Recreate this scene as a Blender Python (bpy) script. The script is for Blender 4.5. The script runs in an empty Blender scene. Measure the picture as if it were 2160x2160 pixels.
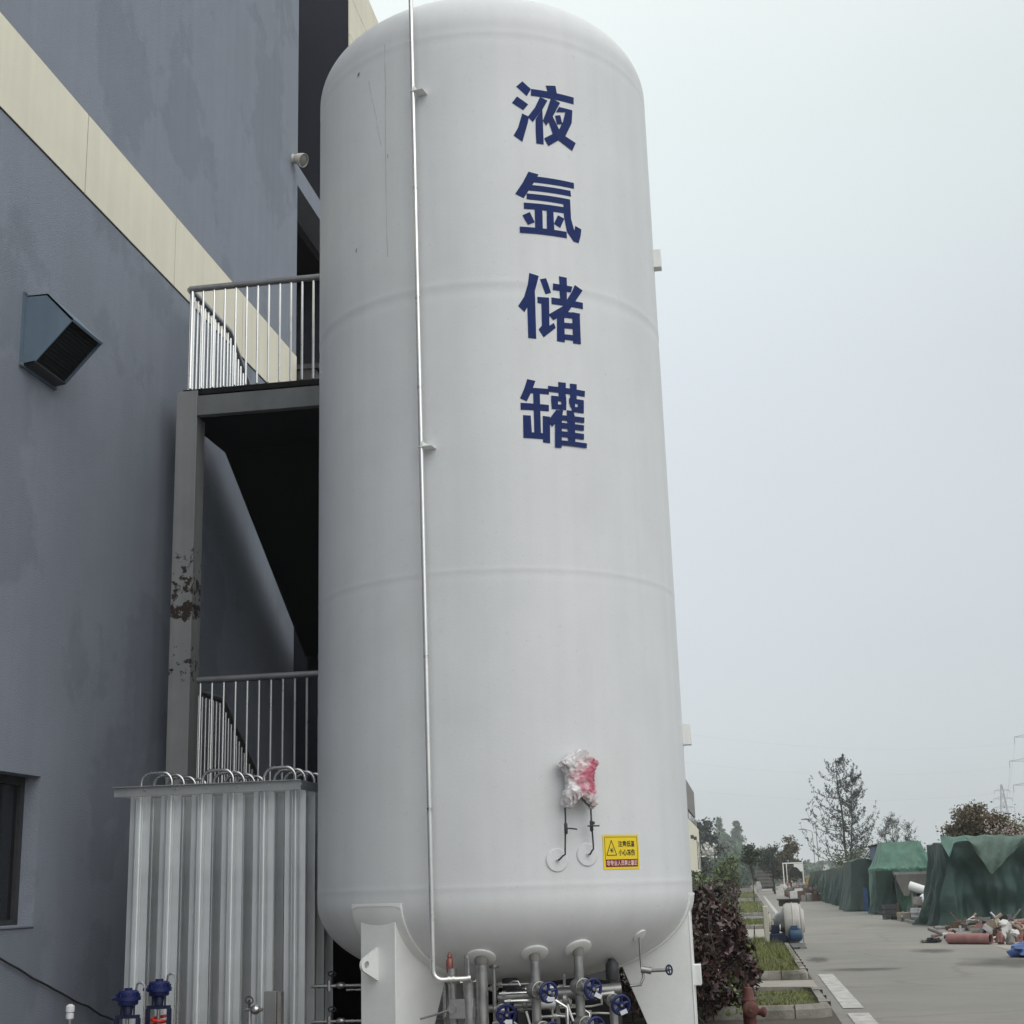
import bpy, bmesh, math, random
from mathutils import Vector, Matrix, noise
R = math.radians
PI = math.pi
random.seed(7)
C = bpy.context.scene.collection
SC = bpy.context.scene

# ------------------------------------------------------------------ camera
EYE = Vector((0.0, 0.0, 1.65))
YAW, TILT, ROLL = 0.1498083, 0.2576656, -0.0320494
fwd = Vector((-math.sin(YAW) * math.cos(TILT), math.cos(YAW) * math.cos(TILT), math.sin(TILT)))
rgt = Vector((math.cos(YAW), math.sin(YAW), 0))
upv = rgt.cross(fwd)
r2 = rgt * math.cos(ROLL) + upv * math.sin(ROLL)
u2 = r2.cross(fwd)
cd = bpy.data.cameras.new('camera')
cam = bpy.data.objects.new('camera', cd)
C.objects.link(cam)
M3 = Matrix((r2, u2, -fwd)).transposed()
cam.matrix_world = Matrix.Translation(EYE) @ M3.to_4x4()
cd.sensor_width = 36
cd.lens = 36 * 1.38636
cd.clip_start = 0.1
cd.clip_end = 4000
SC.camera = cam

# ------------------------------------------------------------------ sky, sun, exposure
SUN_EL, SUN_AZ = R(40), R(138)          # azimuth measured from +Y towards +X
w = bpy.data.worlds.new('World')
SC.world = w
w.use_nodes = True
nt = w.node_tree
nt.nodes.clear()
out = nt.nodes.new('ShaderNodeOutputWorld')
bg = nt.nodes.new('ShaderNodeBackground')
sky = nt.nodes.new('ShaderNodeTexSky')
sky.sky_type = 'NISHITA'
sky.sun_disc = False
sky.sun_elevation = SUN_EL
sky.sun_rotation = SUN_AZ
sky.dust_density = 4
sky.air_density = 1.2
hs = nt.nodes.new('ShaderNodeHueSaturation')
hs.inputs['Saturation'].default_value = 0.25
tc = nt.nodes.new('ShaderNodeTexCoord')
sep = nt.nodes.new('ShaderNodeSeparateXYZ')
rmp = nt.nodes.new('ShaderNodeValToRGB')
rmp.color_ramp.elements[0].position = 0.0
rmp.color_ramp.elements[0].color = (0.80, 0.86, 0.87, 1)
rmp.color_ramp.elements[1].position = 0.85
rmp.color_ramp.elements[1].color = (1.34, 1.36, 1.32, 1)
e = rmp.color_ramp.elements.new(0.16); e.color = (0.745, 0.805, 0.86, 1)
e = rmp.color_ramp.elements.new(0.34); e.color = (0.765, 0.835, 0.885, 1)
e = rmp.color_ramp.elements.new(0.50); e.color = (0.86, 0.94, 0.945, 1)
e = rmp.color_ramp.elements.new(0.60); e.color = (0.95, 1.02, 1.01, 1)
cld = nt.nodes.new('ShaderNodeTexNoise')
cld.inputs['Scale'].default_value = 1.6
cld.inputs['Detail'].default_value = 5
cmr = nt.nodes.new('ShaderNodeMapRange')
cmr.inputs['From Min'].default_value = 0.3
cmr.inputs['From Max'].default_value = 0.7
cmr.inputs['To Min'].default_value = 9.6
cmr.inputs['To Max'].default_value = 10.4
mul = nt.nodes.new('ShaderNodeVectorMath'); mul.operation = 'SCALE'
mix = nt.nodes.new('ShaderNodeMix'); mix.data_type = 'RGBA'
mix.inputs[0].default_value = 0.92      # the overcast layer hides most of the clear sky
L = nt.links.new
L(sky.outputs[0], hs.inputs['Color'])
L(tc.outputs['Generated'], sep.inputs[0])
L(sep.outputs['Z'], rmp.inputs[0])
L(tc.outputs['Generated'], cld.inputs['Vector'])
L(cld.outputs[0], cmr.inputs['Value'])
xmr = nt.nodes.new('ShaderNodeMapRange'); xmr.interpolation_type = 'SMOOTHSTEP'
xmr.inputs['From Min'].default_value = -0.25; xmr.inputs['From Max'].default_value = 0.30
xmr.inputs['To Min'].default_value = 1.10; xmr.inputs['To Max'].default_value = 0.94
xm = nt.nodes.new('ShaderNodeMath'); xm.operation = 'MULTIPLY'
L(sep.outputs['X'], xmr.inputs['Value']); L(xmr.outputs[0], xm.inputs[0]); L(cmr.outputs[0], xm.inputs[1])
L(rmp.outputs[0], mul.inputs[0]); L(xm.outputs[0], mul.inputs['Scale'])
L(hs.outputs[0], mix.inputs[6]); L(mul.outputs[0], mix.inputs[7])
L(mix.outputs[2], bg.inputs['Color'])
bg.inputs['Strength'].default_value = 0.089
L(bg.outputs[0], out.inputs[0])

sd = bpy.data.lights.new('sun', 'SUN')
sd.energy = 1.05
sd.angle = R(60)
sd.color = (1.0, 0.97, 0.93)
sun = bpy.data.objects.new('sun', sd)
C.objects.link(sun)
sdir = Vector((math.sin(SUN_AZ) * math.cos(SUN_EL), math.cos(SUN_AZ) * math.cos(SUN_EL), math.sin(SUN_EL)))
sun.rotation_euler = sdir.to_track_quat('Z', 'Y').to_euler()
sun.location = (30, -10, 40)

SC.view_settings.view_transform = 'Standard'
SC.view_settings.look = 'None'
SC.view_settings.exposure = 0.12
SC.view_settings.gamma = 1.0
SC.view_settings.use_curve_mapping = False
SC.cycles.use_denoising = True
SC.cycles.max_bounces = 8
SC.cycles.diffuse_bounces = 4
SC.cycles.volume_bounces = 0
SC.cycles.transparent_max_bounces = 12

# ------------------------------------------------------------------ helpers
def lin(*c):
    o = []
    for v in c:
        v /= 255.0
        o.append(v / 12.92 if v <= 0.04045 else ((v + 0.055) / 1.055) ** 2.4)
    return tuple(o)

MATS = {}
def mat(name, col, rough=0.6, metal=0.0, var=0.18, vscale=2.5, bump=0.0, bscale=40.0, streak=0.0,
        col2=None, mask=0.5, mscale=3.0, msharp=0.12, island=0.0, coat=0.0, rvar=0.1, trans=0.0, speck=0.0, crack=0.0):
    """procedural principled material: mottling, optional second colour in noise patches, streaks, bump"""
    m = bpy.data.materials.new(name)
    m.use_nodes = True
    t = m.node_tree
    n, l = t.nodes, t.links.new
    b = n['Principled BSDF']
    tc = n.new('ShaderNodeTexCoord')
    src = tc.outputs['Object']
    nz = n.new('ShaderNodeTexNoise'); nz.inputs['Scale'].default_value = vscale
    nz.inputs['Detail'].default_value = 7; nz.inputs['Roughness'].default_value = 0.62
    l(src, nz.inputs['Vector'])
    mr = n.new('ShaderNodeMapRange')
    mr.inputs['From Min'].default_value = 0.25; mr.inputs['From Max'].default_value = 0.75
    mr.inputs['To Min'].default_value = 1 - var; mr.inputs['To Max'].default_value = 1 + var
    l(nz.outputs[0], mr.inputs['Value'])
    val = mr.outputs[0]
    base = None
    if col2 is not None:
        nm = n.new('ShaderNodeTexNoise'); nm.inputs['Scale'].default_value = mscale
        nm.inputs['Detail'].default_value = 8; nm.inputs['Roughness'].default_value = 0.6
        l(src, nm.inputs['Vector'])
        mk = n.new('ShaderNodeMapRange')
        mk.inputs['From Min'].default_value = mask - msharp; mk.inputs['From Max'].default_value = mask + msharp
        l(nm.outputs[0], mk.inputs['Value'])
        mx = n.new('ShaderNodeMix'); mx.data_type = 'RGBA'
        mx.inputs[6].default_value = (*col, 1); mx.inputs[7].default_value = (*col2, 1)
        l(mk.outputs[0], mx.inputs[0])
        base = mx.outputs[2]
    if streak > 0:
        mp = n.new('ShaderNodeMapping'); mp.inputs['Scale'].default_value = (7, 7, 0.22)
        l(src, mp.inputs['Vector'])
        ns = n.new('ShaderNodeTexNoise'); ns.inputs['Scale'].default_value = 1.0
        ns.inputs['Detail'].default_value = 6
        l(mp.outputs[0], ns.inputs['Vector'])
        ms = n.new('ShaderNodeMapRange')
        ms.inputs['From Min'].default_value = 0.35; ms.inputs['From Max'].default_value = 0.72
        ms.inputs['To Min'].default_value = 1.0; ms.inputs['To Max'].default_value = 1 - streak
        l(ns.outputs[0], ms.inputs['Value'])
        mm = n.new('ShaderNodeMath'); mm.operation = 'MULTIPLY'
        l(val, mm.inputs[0]); l(ms.outputs[0], mm.inputs[1]); val = mm.outputs[0]
    if speck > 0:      # small dirt specks
        n2 = n.new('ShaderNodeTexNoise'); n2.inputs['Scale'].default_value = 24; n2.inputs['Detail'].default_value = 5; n2.inputs['Roughness'].default_value = .7
        l(src, n2.inputs['Vector'])
        m2_ = n.new('ShaderNodeMapRange'); m2_.inputs['From Min'].default_value = .62; m2_.inputs['From Max'].default_value = .72
        m2_.inputs['To Min'].default_value = 1.0; m2_.inputs['To Max'].default_value = 1 - speck
        l(n2.outputs[0], m2_.inputs['Value'])
        mm = n.new('ShaderNodeMath'); mm.operation = 'MULTIPLY'
        l(val, mm.inputs[0]); l(m2_.outputs[0], mm.inputs[1]); val = mm.outputs[0]
    if crack > 0:      # a net of fine cracks, broken up by noise
        nd = n.new('ShaderNodeTexNoise'); nd.inputs['Scale'].default_value = 1.1; nd.inputs['Detail'].default_value = 5; l(src, nd.inputs['Vector'])
        av = n.new('ShaderNodeMix'); av.data_type = 'RGBA'; av.inputs[0].default_value = .35; l(src, av.inputs[6]); l(nd.outputs[1], av.inputs[7])
        vo = n.new('ShaderNodeTexVoronoi'); vo.feature = 'DISTANCE_TO_EDGE'; vo.inputs['Scale'].default_value = .42; l(av.outputs[2], vo.inputs['Vector'])
        mc = n.new('ShaderNodeMapRange'); mc.inputs['From Min'].default_value = .004; mc.inputs['From Max'].default_value = .016
        mc.inputs['To Min'].default_value = 1 - crack; mc.inputs['To Max'].default_value = 1.0; l(vo.outputs['Distance'], mc.inputs['Value'])
        mm = n.new('ShaderNodeMath'); mm.operation = 'MULTIPLY'
        l(val, mm.inputs[0]); l(mc.outputs[0], mm.inputs[1]); val = mm.outputs[0]
    if island > 0:
        g = n.new('ShaderNodeNewGeometry')
        mi = n.new('ShaderNodeMapRange')
        mi.inputs['To Min'].default_value = 1 - island; mi.inputs['To Max'].default_value = 1 + island
        l(g.outputs['Random Per Island'], mi.inputs['Value'])
        mm = n.new('ShaderNodeMath'); mm.operation = 'MULTIPLY'
        l(val, mm.inputs[0]); l(mi.outputs[0], mm.inputs[1]); val = mm.outputs[0]
    sc = n.new('ShaderNodeVectorMath'); sc.operation = 'SCALE'
    if base is None: sc.inputs[0].default_value = col
    else: l(base, sc.inputs[0])
    l(val, sc.inputs['Scale'])
    l(sc.outputs[0], b.inputs['Base Color'])
    b.inputs['Metallic'].default_value = metal
    rr = n.new('ShaderNodeMapRange')
    rr.inputs['To Min'].default_value = max(0.03, rough - rvar); rr.inputs['To Max'].default_value = min(1, rough + rvar)
    l(nz.outputs[0], rr.inputs['Value']); l(rr.outputs[0], b.inputs['Roughness'])
    if coat: b.inputs['Coat Weight'].default_value = coat
    if trans:
        b.inputs['Transmission Weight'].default_value = trans
    if bump > 0:
        nb = n.new('ShaderNodeTexNoise'); nb.inputs['Scale'].default_value = bscale
        nb.inputs['Detail'].default_value = 4
        l(src, nb.inputs['Vector'])
        bp = n.new('ShaderNodeBump'); bp.inputs['Strength'].default_value = bump; bp.inputs['Distance'].default_value = 0.02
        l(nb.outputs[0], bp.inputs['Height']); l(bp.outputs[0], b.inputs['Normal'])
    MATS[name] = m
    return m

def wloc(o):
    v = Vector((0, 0, 0))
    while o is not None:
        v = v + Vector(o.location); o = o.parent
    return v

def frame(d):
    d = Vector(d).normalized()
    a = Vector((0, 0, 1)) if abs(d.z) < 0.95 else Vector((1, 0, 0))
    x = a.cross(d).normalized()
    return x, d.cross(x), d

class MB:
    def __init__(s): s.v = []; s.f = []; s.sm = []; s.mi = []; s.cur = 0
    def add(s, vs, fs, smooth=False):
        o = len(s.v); s.v.extend(Vector(q) for q in vs)
        for q in fs: s.f.append(tuple(i + o for i in q)); s.sm.append(smooth); s.mi.append(s.cur)
        return s
    def box(s, c, d, rz=0.0, m=None):
        hx, hy, hz = d[0] / 2, d[1] / 2, d[2] / 2
        vs = [Vector((x, y, z)) for x in (-hx, hx) for y in (-hy, hy) for z in (-hz, hz)]
        M = Matrix.Translation(Vector(c)) @ (m.to_4x4() if m is not None else Matrix.Rotation(rz, 4, 'Z'))
        return s.add([M @ q for q in vs], [(0, 1, 3, 2), (4, 6, 7, 5), (0, 4, 5, 1), (2, 3, 7, 6), (0, 2, 6, 4), (1, 5, 7, 3)])
    def bb(s, x0, x1, y0, y1, z0, z1):
        return s.box(((x0 + x1) / 2, (y0 + y1) / 2, (z0 + z1) / 2), (x1 - x0, y1 - y0, z1 - z0))
    def cyl(s, a, b, r0, r1=None, n=12, caps=True):
        r1 = r0 if r1 is None else r1
        a, b = Vector(a), Vector(b); x, y, d = frame(b - a)
        vs = []
        for p, r in ((a, r0), (b, r1)):
            for k in range(n):
                t = 2 * PI * k / n; vs.append(p + x * (math.cos(t) * r) + y * (math.sin(t) * r))
        s.add(vs, [(k, (k + 1) % n, n + (k + 1) % n, n + k) for k in range(n)], True)
        if caps:
            s.add(vs[:n], [tuple(range(n - 1, -1, -1))]); s.add(vs[n:], [tuple(range(n))])
        return s
    def tube(s, pts, r, n=8, caps=True, closed=False):
        P = [Vector(p) for p in pts]; k = len(P)
        rs = r if isinstance(r, (list, tuple)) else [r] * k
        T = []
        for i in range(k):
            if closed: d = P[(i + 1) % k] - P[i - 1]
            else: d = P[min(i + 1, k - 1)] - P[max(i - 1, 0)]
            T.append(d.normalized() if d.length > 1e-9 else Vector((0, 0, 1)))
        x, y, _ = frame(T[0]); vs = []
        for i in range(k):
            if i:
                q = T[i - 1].rotation_difference(T[i]); x = q @ x; x = (x - T[i] * x.dot(T[i])).normalized()
            y = T[i].cross(x)
            for j in range(n):
                t = 2 * PI * j / n; vs.append(P[i] + x * (math.cos(t) * rs[i]) + y * (math.sin(t) * rs[i]))
        fs = []
        for i in range(k if closed else k - 1):
            i2 = (i + 1) % k
            for j in range(n): fs.append((i * n + j, i * n + (j + 1) % n, i2 * n + (j + 1) % n, i2 * n + j))
        s.add(vs, fs, True)
        if caps and not closed:
            s.add(vs[:n], [tuple(range(n - 1, -1, -1))]); s.add(vs[-n:], [tuple(range(n))])
        return s
    def lathe(s, prof, o=(0, 0, 0), d=(0, 0, 1), n=32, caps=True):
        x, y, z = frame(d); o = Vector(o); vs = []
        for (r, h) in prof:
            for k in range(n):
                t = 2 * PI * k / n; vs.append(o + z * h + x * (math.cos(t) * r) + y * (math.sin(t) * r))
        m = len(prof)
        s.add(vs, [(i * n + k, i * n + (k + 1) % n, (i + 1) * n + (k + 1) % n, (i + 1) * n + k) for i in range(m - 1) for k in range(n)], True)
        if caps:
            if prof[0][0] > 1e-4: s.add(vs[:n], [tuple(range(n - 1, -1, -1))])
            if prof[-1][0] > 1e-4: s.add(vs[-n:], [tuple(range(n))])
        return s
    def prism(s, poly, o, ex, ey, ez, depth):
        """polygon (a,b) in the plane ex,ey at o, extruded along ez by depth"""
        o, ex, ey, ez = Vector(o), Vector(ex), Vector(ey), Vector(ez); n = len(poly)
        lo = [o + ex * a + ey * b for a, b in poly]; hi = [q + ez * depth for q in lo]
        s.add(lo + hi, [tuple(range(n - 1, -1, -1)), tuple(range(n, 2 * n))] + [(k, (k + 1) % n, n + (k + 1) % n, n + k) for k in range(n)])
        return s
    def grid(s, fn, nu, nv, smooth=True, closeu=False):
        vs = [fn(i, j) for j in range(nv) for i in range(nu)]
        fs = []
        for j in range(nv - 1):
            for i in range(nu if closeu else nu - 1):
                i2 = (i + 1) % nu
                fs.append((j * nu + i, j * nu + i2, (j + 1) * nu + i2, (j + 1) * nu + i))
        return s.add(vs, fs, smooth)
    def torus(s, c, d, r, t, n=20, m=8):
        x, y, z = frame(d); c = Vector(c)
        return s.tube([c + x * (math.cos(2 * PI * k / n) * r) + y * (math.sin(2 * PI * k / n) * r) for k in range(n)], t, m, closed=True)
    def leaf(s, p, sz, asp=0.45, up=0.0):
        a = Vector((random.gauss(0, 1), random.gauss(0, 1), random.gauss(0, 1) + up)).normalized()
        x, y, _ = frame(a)
        t = random.random() * 6.283; u = x * math.cos(t) + y * math.sin(t)
        p = Vector(p)
        s.add([p - a * sz * .5, p + u * sz * asp * .5, p + a * sz * .5, p - u * sz * asp * .5], [(0, 1, 2, 3)])
        return s
    def clump(s, p, sz, n, spread, asp=0.5, up=0.0):
        for _ in range(n):
            s.leaf(Vector(p) + Vector((random.gauss(0, spread), random.gauss(0, spread), random.gauss(0, spread * .8))), sz * random.uniform(.6, 1.3), asp, up)
        return s
    def build(s, name, m, parent=None, bevel=0.0, link=True):
        o0 = wloc(parent) if parent is not None else Vector((0, 0, 0))
        me = bpy.data.meshes.new(name)
        me.from_pydata([tuple(q - o0) for q in s.v], [], s.f)
        me.polygons.foreach_set('use_smooth', s.sm)
        for q in (m if isinstance(m, (list, tuple)) else [m]): me.materials.append(q)
        if any(s.mi): me.polygons.foreach_set('material_index', s.mi)
        me.update()
        me.set_sharp_from_angle(angle=R(38))
        o = bpy.data.objects.new(name, me); C.objects.link(o)
        if parent is not None: o.parent = parent
        if bevel > 0:
            b = o.modifiers.new('bevel', 'BEVEL'); b.width = bevel; b.segments = 2; b.limit_method = 'ANGLE'; b.angle_limit = R(40)
        return o

def tag(o, label, cat, group=None, kind=None):
    if label: o['label'] = label
    if cat: o['category'] = cat
    if group: o['group'] = group
    if kind: o['kind'] = kind
    return o
def thing(name, label, cat, loc=(0, 0, 0), group=None):
    o = bpy.data.objects.new(name, None); C.objects.link(o)
    o.location = loc; o.empty_display_size = .2
    return tag(o, label, cat, group)
def setting(name, mb, m, label=None, kind='structure'):
    o = mb.build(name, m); o['kind'] = kind
    if label: o['label'] = label
    return o
def dup(o, parent=None, loc=None, label=None):
    c = o.copy(); C.objects.link(c)
    if parent is not None: c.parent = parent
    if loc is not None: c.location = loc
    if label: c['label'] = label
    for ch in list(o.children): dup(ch, c)
    return c
def arc(c, ex, ey, r, a0, a1, n=8):
    c, ex, ey = Vector(c), Vector(ex), Vector(ey)
    return [c + ex * (math.cos(a0 + (a1 - a0) * i / n) * r) + ey * (math.sin(a0 + (a1 - a0) * i / n) * r) for i in range(n + 1)]
X_, Y_, Z_ = Vector((1, 0, 0)), Vector((0, 1, 0)), Vector((0, 0, 1))

# ------------------------------------------------------------------ materials
m_tank = mat('white_tank_paint', (0.70, 0.714, 0.726), .42, var=.055, vscale=1.3, streak=.05, speck=.14, bump=.06, bscale=70, rvar=.08)
m_leg = mat('white_leg_paint', (0.80, 0.81, 0.80), .5, var=.08, vscale=3, bump=.06, bscale=30)
m_blue = mat('blue_lettering_paint', lin(17, 40, 98), .85, var=.18, vscale=7)
m_wall = mat('grey_blue_render', (0.262, 0.290, 0.348), .9, var=.07, vscale=1.1, streak=.06, bump=.5, bscale=90,
             col2=(0.228, 0.254, 0.306), mask=.55, mscale=.42, msharp=.014, speck=.10)
m_walld = mat('recess_shade_plinth_render', (0.024, 0.027, 0.040), .9, var=.15, vscale=1.1, bump=.3, bscale=120)  # shade of the recess put into the colour; the far plinth shares it
m_cream = mat('cream_panel_paint', lin(238, 232, 212), .75, var=.05, vscale=1.5, streak=.07, bump=.1, bscale=80)
m_joint = mat('dark_joint', (.03, .03, .03), .9)
m_black = mat('black_void', (.006, .006, .007), .9)
m_glass = mat('dark_window_glass', (.012, .014, .016), .12, rvar=.03)
m_gal = mat('galvanised_aluminium', (.80, .82, .83), .48, metal=.74, var=.06, vscale=3, streak=.05, rvar=.12)
m_galfr = mat('aluminium_frame', (.42, .43, .43), .5, metal=.7, var=.15, vscale=6)
m_ss = mat('stainless_steel', (.62, .62, .61), .28, metal=1.0, var=.12, vscale=8)
m_bal = mat('pale_stainless_bar', (.78, .78, .76), .3, metal=.85, var=.08, vscale=8)
m_ssd = mat('dull_steel_pipe', (.36, .36, .355), .4, metal=.8, var=.3, vscale=9)
m_rail = mat('grey_handrail_steel', (.30, .30, .31), .4, metal=.7, var=.15, vscale=9)
m_stair = mat('grey_stair_paint', (.17, .18, .185), .65, var=.2, vscale=3, streak=.15)
m_sof = mat('shade_black_steel', (.007, .007, .008), .9, var=.3)  # near black stands in for the deep shade under the stair
m_bluev = mat('blue_valve_paint', lin(14, 27, 84), .45, var=.4, vscale=22)
m_blued = mat('dark_blue_casting', lin(24, 34, 66), .5, var=.25, vscale=14)
m_spring = mat('red_spring_paint', lin(200, 52, 40), .4, var=.2, vscale=14)
m_tagw = mat('white_tag_plastic', (.75, .76, .78), .5, var=.08)
m_iron = mat('dark_iron', (.06, .06, .065), .55, metal=.4, var=.3, vscale=12)
m_hood = mat('blue_grey_hood_paint', lin(100, 118, 134), .6, var=.1, vscale=4, streak=.1)
m_mesh = mat('dark_louvre_mesh', (.007, .008, .010), .7)
m_lamp = mat('cream_lamp_plastic', (.62, .60, .52), .5)
m_asph = mat('worn_asphalt', (.245, .236, .216), .9, var=.14, vscale=.55, bump=.5, bscale=55, col2=(.275, .255, .225), mask=.58, mscale=.16, msharp=.10, crack=.14, speck=.25)
m_grnd = mat('concrete_ground', (.085, .070, .056), .95, var=.25, vscale=.6, bump=.4, bscale=30)
m_bay = mat('pale_bay_concrete', (.36, .33, .29), .9, var=.16, vscale=1.2, bump=.3, bscale=40)
m_kerb = mat('weathered_kerbstone', (.29, .27, .24), .9, var=.25, vscale=3.5, bump=.5, bscale=25, col2=(.12, .115, .09), mask=.54, mscale=2.6)
m_line = mat('worn_white_road_paint', (.52, .505, .48), .8, var=.2, vscale=4, col2=(.28, .27, .255), mask=.58, mscale=6)
m_soil = mat('lawn_soil', (.075, .085, .035), .95, var=.35, vscale=3, bump=.5, bscale=30)
m_grass = mat('grass_blades', (.155, .205, .04), .7, var=.45, vscale=1.1, island=.35, col2=(.20, .185, .075), mask=.5, mscale=.9, msharp=.2)
m_purple = mat('purple_leaves', (.042, .021, .017), .42, var=.35, island=.85, vscale=6, rvar=.15)
m_purple2 = mat('pale_purple_leaves', (.20, .13, .13), .4, island=.5)
m_bark = mat('bark', (.055, .045, .038), .9, var=.3, vscale=8)
m_gr1 = mat('mid_green_leaves', (.105, .135, .05), .6, var=.35, island=.5)
m_gr2 = mat('dark_green_leaves', (.030, .045, .022), .6, var=.35, island=.5)
m_gr3 = mat('grey_green_foliage', (.040, .055, .045), .7, var=.3, island=.4)
m_wood = mat('far_wood_foliage', (.078, .13, .074), .8, var=.35, island=.35, vscale=.06)
m_brn = mat('brown_leaves', (.085, .072, .035), .7, var=.35, island=.5)
m_red = mat('russet_leaves', (.125, .082, .052), .6, var=.3, island=.6, col2=(.08, .082, .04), mask=.5, mscale=.7)
m_redp = mat('pale_blossom', (.42, .34, .32), .6, island=.3)
m_tarp = mat('dark_green_tarpaulin', (.012, .040, .033), .65, var=.4, vscale=1.8, bump=.9, bscale=5, col2=(.072, .118, .098), mask=.60, mscale=.42, msharp=.03)  # paler patches carry light passing through the cloth, as colour
m_tarpg = mat('grey_green_tarpaulin', (.036, .062, .053), .7, var=.35, vscale=1.6, bump=.9, bscale=5)
m_tarpb = mat('bright_green_tarpaulin', (.085, .19, .142), .6, var=.4, vscale=2.2, bump=.8, bscale=5)
m_redpipe = mat('faded_red_pipe', (.33, .165, .155), .7, var=.25, vscale=3, streak=.2)
m_rust = mat('rusty_scrap', (.12, .07, .05), .85, var=.4, vscale=6)
m_gscrap = mat('grey_scrap', (.22, .21, .20), .8, var=.35, vscale=5)
m_wscrap = mat('white_scrap', (.62, .61, .60), .6, var=.15, vscale=5)
m_tan = mat('tan_scrap', (.33, .27, .20), .8, var=.3, vscale=4)
m_bluet = mat('blue_sheeting', lin(70, 98, 150), .5, var=.3, vscale=5)
m_yel = mat('yellow_machine_paint', (.36, .23, .06), .6, var=.3, vscale=4)
m_fan = mat('grey_fan_paint', (.50, .48, .45), .5, var=.14, vscale=3, streak=.15)
m_fand = mat('dark_fan_flange', (.055, .055, .055), .6)
m_hyd = mat('rusty_red_hydrant', (.115, .035, .030), .65, var=.35, vscale=9, col2=(.16, .085, .06), mask=.6, mscale=7)
m_steelg = mat('faint_pylon_steel', (.42, .44, .46), .6)
m_sheet = mat('grey_sheet_steel', (.30, .30, .30), .5, metal=.4, var=.2, vscale=2, streak=.2)
m_white = mat('white_enamel', (.76, .77, .77), .4, var=.06)
m_bcont = mat('blue_container_paint', lin(70, 86, 112), .6, var=.15)

# rusty column: paint that has flaked off in bands
def rust_mat():
    m = mat('flaking_grey_column_paint', (.265, .272, .275), .65, var=.12, vscale=3, streak=.12)
    t = m.node_tree; n, l = t.nodes, t.links.new
    b = n['Principled BSDF']
    tc = n.new('ShaderNodeTexCoord'); sp = n.new('ShaderNodeSeparateXYZ'); l(tc.outputs['Object'], sp.inputs[0])
    nz = n.new('ShaderNodeTexNoise'); nz.inputs['Scale'].default_value = 11; nz.inputs['Detail'].default_value = 9
    nz.inputs['Roughness'].default_value = .7
    l(tc.outputs['Object'], nz.inputs['Vector'])
    rp = n.new('ShaderNodeValToRGB'); cr = rp.color_ramp
    sc = n.new('ShaderNodeMath'); sc.operation = 'DIVIDE'; sc.inputs[1].default_value = 8.0
    l(sp.outputs['Z'], sc.inputs[0]); l(sc.outputs[0], rp.inputs[0])
    cr.elements[0].position = 3.6 / 8; cr.elements[0].color = (0, 0, 0, 1)
    cr.elements[1].position = 5.4 / 8; cr.elements[1].color = (0, 0, 0, 1)
    for z, v in ((3.75, .42), (3.95, .44), (4.2, .36), (4.36, .40), (4.41, .53), (4.50, .57), (4.60, .47), (4.85, .455), (5.1, .43)):
        e = cr.elements.new(z / 8); e.color = (v, v, v, 1)
    lt = n.new('ShaderNodeMath'); lt.operation = 'LESS_THAN'
    l(nz.outputs[0], lt.inputs[0]); l(rp.outputs[0], lt.inputs[1])
    mx = n.new('ShaderNodeMix'); mx.data_type = 'RGBA'
    old = b.inputs['Base Color'].links[0].from_socket
    l(old, mx.inputs[6]); mx.inputs[7].default_value = (.028, .017, .012, 1)
    l(lt.outputs[0], mx.inputs[0]); l(mx.outputs[2], b.inputs['Base Color'])
    return m
m_col = rust_mat()

# ================================================================== SETTING
RX0, RX1 = 0.98, 6.3
g = MB(); g.grid(lambda i, j: Vector((-700 + 1400 * i / 40, -300 + 1500 * j / 40, 0)), 41, 41)
setting('ground', g, m_grnd)
g = MB()
def redge(y):   # right edge of the road
    return 5.4 if y < 34 else min(6.9, 5.4 + (y - 34) * .03)
ys = [-40, 0, 10, 20, 30, 40, 50, 60, 80, 100, 130, 170, 230, 320, 460]
g.grid(lambda i, j: Vector((RX0 + ((redge(ys[j]) - RX0) * i / 6), ys[j], .004)), 7, len(ys))
setting('road', g, m_asph)
g = MB(); g.grid(lambda i, j: Vector((-5.78 + 6.76 * i / 8, -30 + 39.9 * j / 12, .004)), 9, 13)
setting('apron_pavement', g, mat('worn_concrete_apron', (.27, .245, .215), .9, var=.2, vscale=.8, bump=.3, bscale=35, crack=.3))
# side yard on the right where scrap lies
g = MB(); g.grid(lambda i, j: Vector((redge(25 + j * 12) + .02 + i * 3.2, 25 + j * 12, .004)), 4, 12)
setting('yard_pavement', g, m_bay)
# oil stains: thin dark films soaked into the road, fading at their ragged edge
def stain_mat():
    m = bpy.data.materials.new('oil_stain'); m.use_nodes = True
    n, l = m.node_tree.nodes, m.node_tree.links.new; b = n['Principled BSDF']
    b.inputs['Base Color'].default_value = (.085, .078, .07, 1); b.inputs['Roughness'].default_value = .75
    tcn = n.new('ShaderNodeTexCoord'); ln = n.new('ShaderNodeVectorMath'); ln.operation = 'LENGTH'; l(tcn.outputs['Object'], ln.inputs[0])
    nz = n.new('ShaderNodeTexNoise'); nz.inputs['Scale'].default_value = 2.2; nz.inputs['Detail'].default_value = 6; l(tcn.outputs['Object'], nz.inputs['Vector'])
    ad = n.new('ShaderNodeMath'); ad.operation = 'MULTIPLY_ADD'; ad.inputs[1].default_value = .9; l(nz.outputs[0], ad.inputs[0]); l(ln.outputs['Value'], ad.inputs[2])
    mr = n.new('ShaderNodeMapRange'); mr.inputs['From Min'].default_value = .75; mr.inputs['From Max'].default_value = 1.25
    mr.inputs['To Min'].default_value = .48; mr.inputs['To Max'].default_value = 0; l(ad.outputs[0], mr.inputs['Value'])
    l(mr.outputs[0], b.inputs['Alpha']); return m
m_stain = stain_mat()
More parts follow.
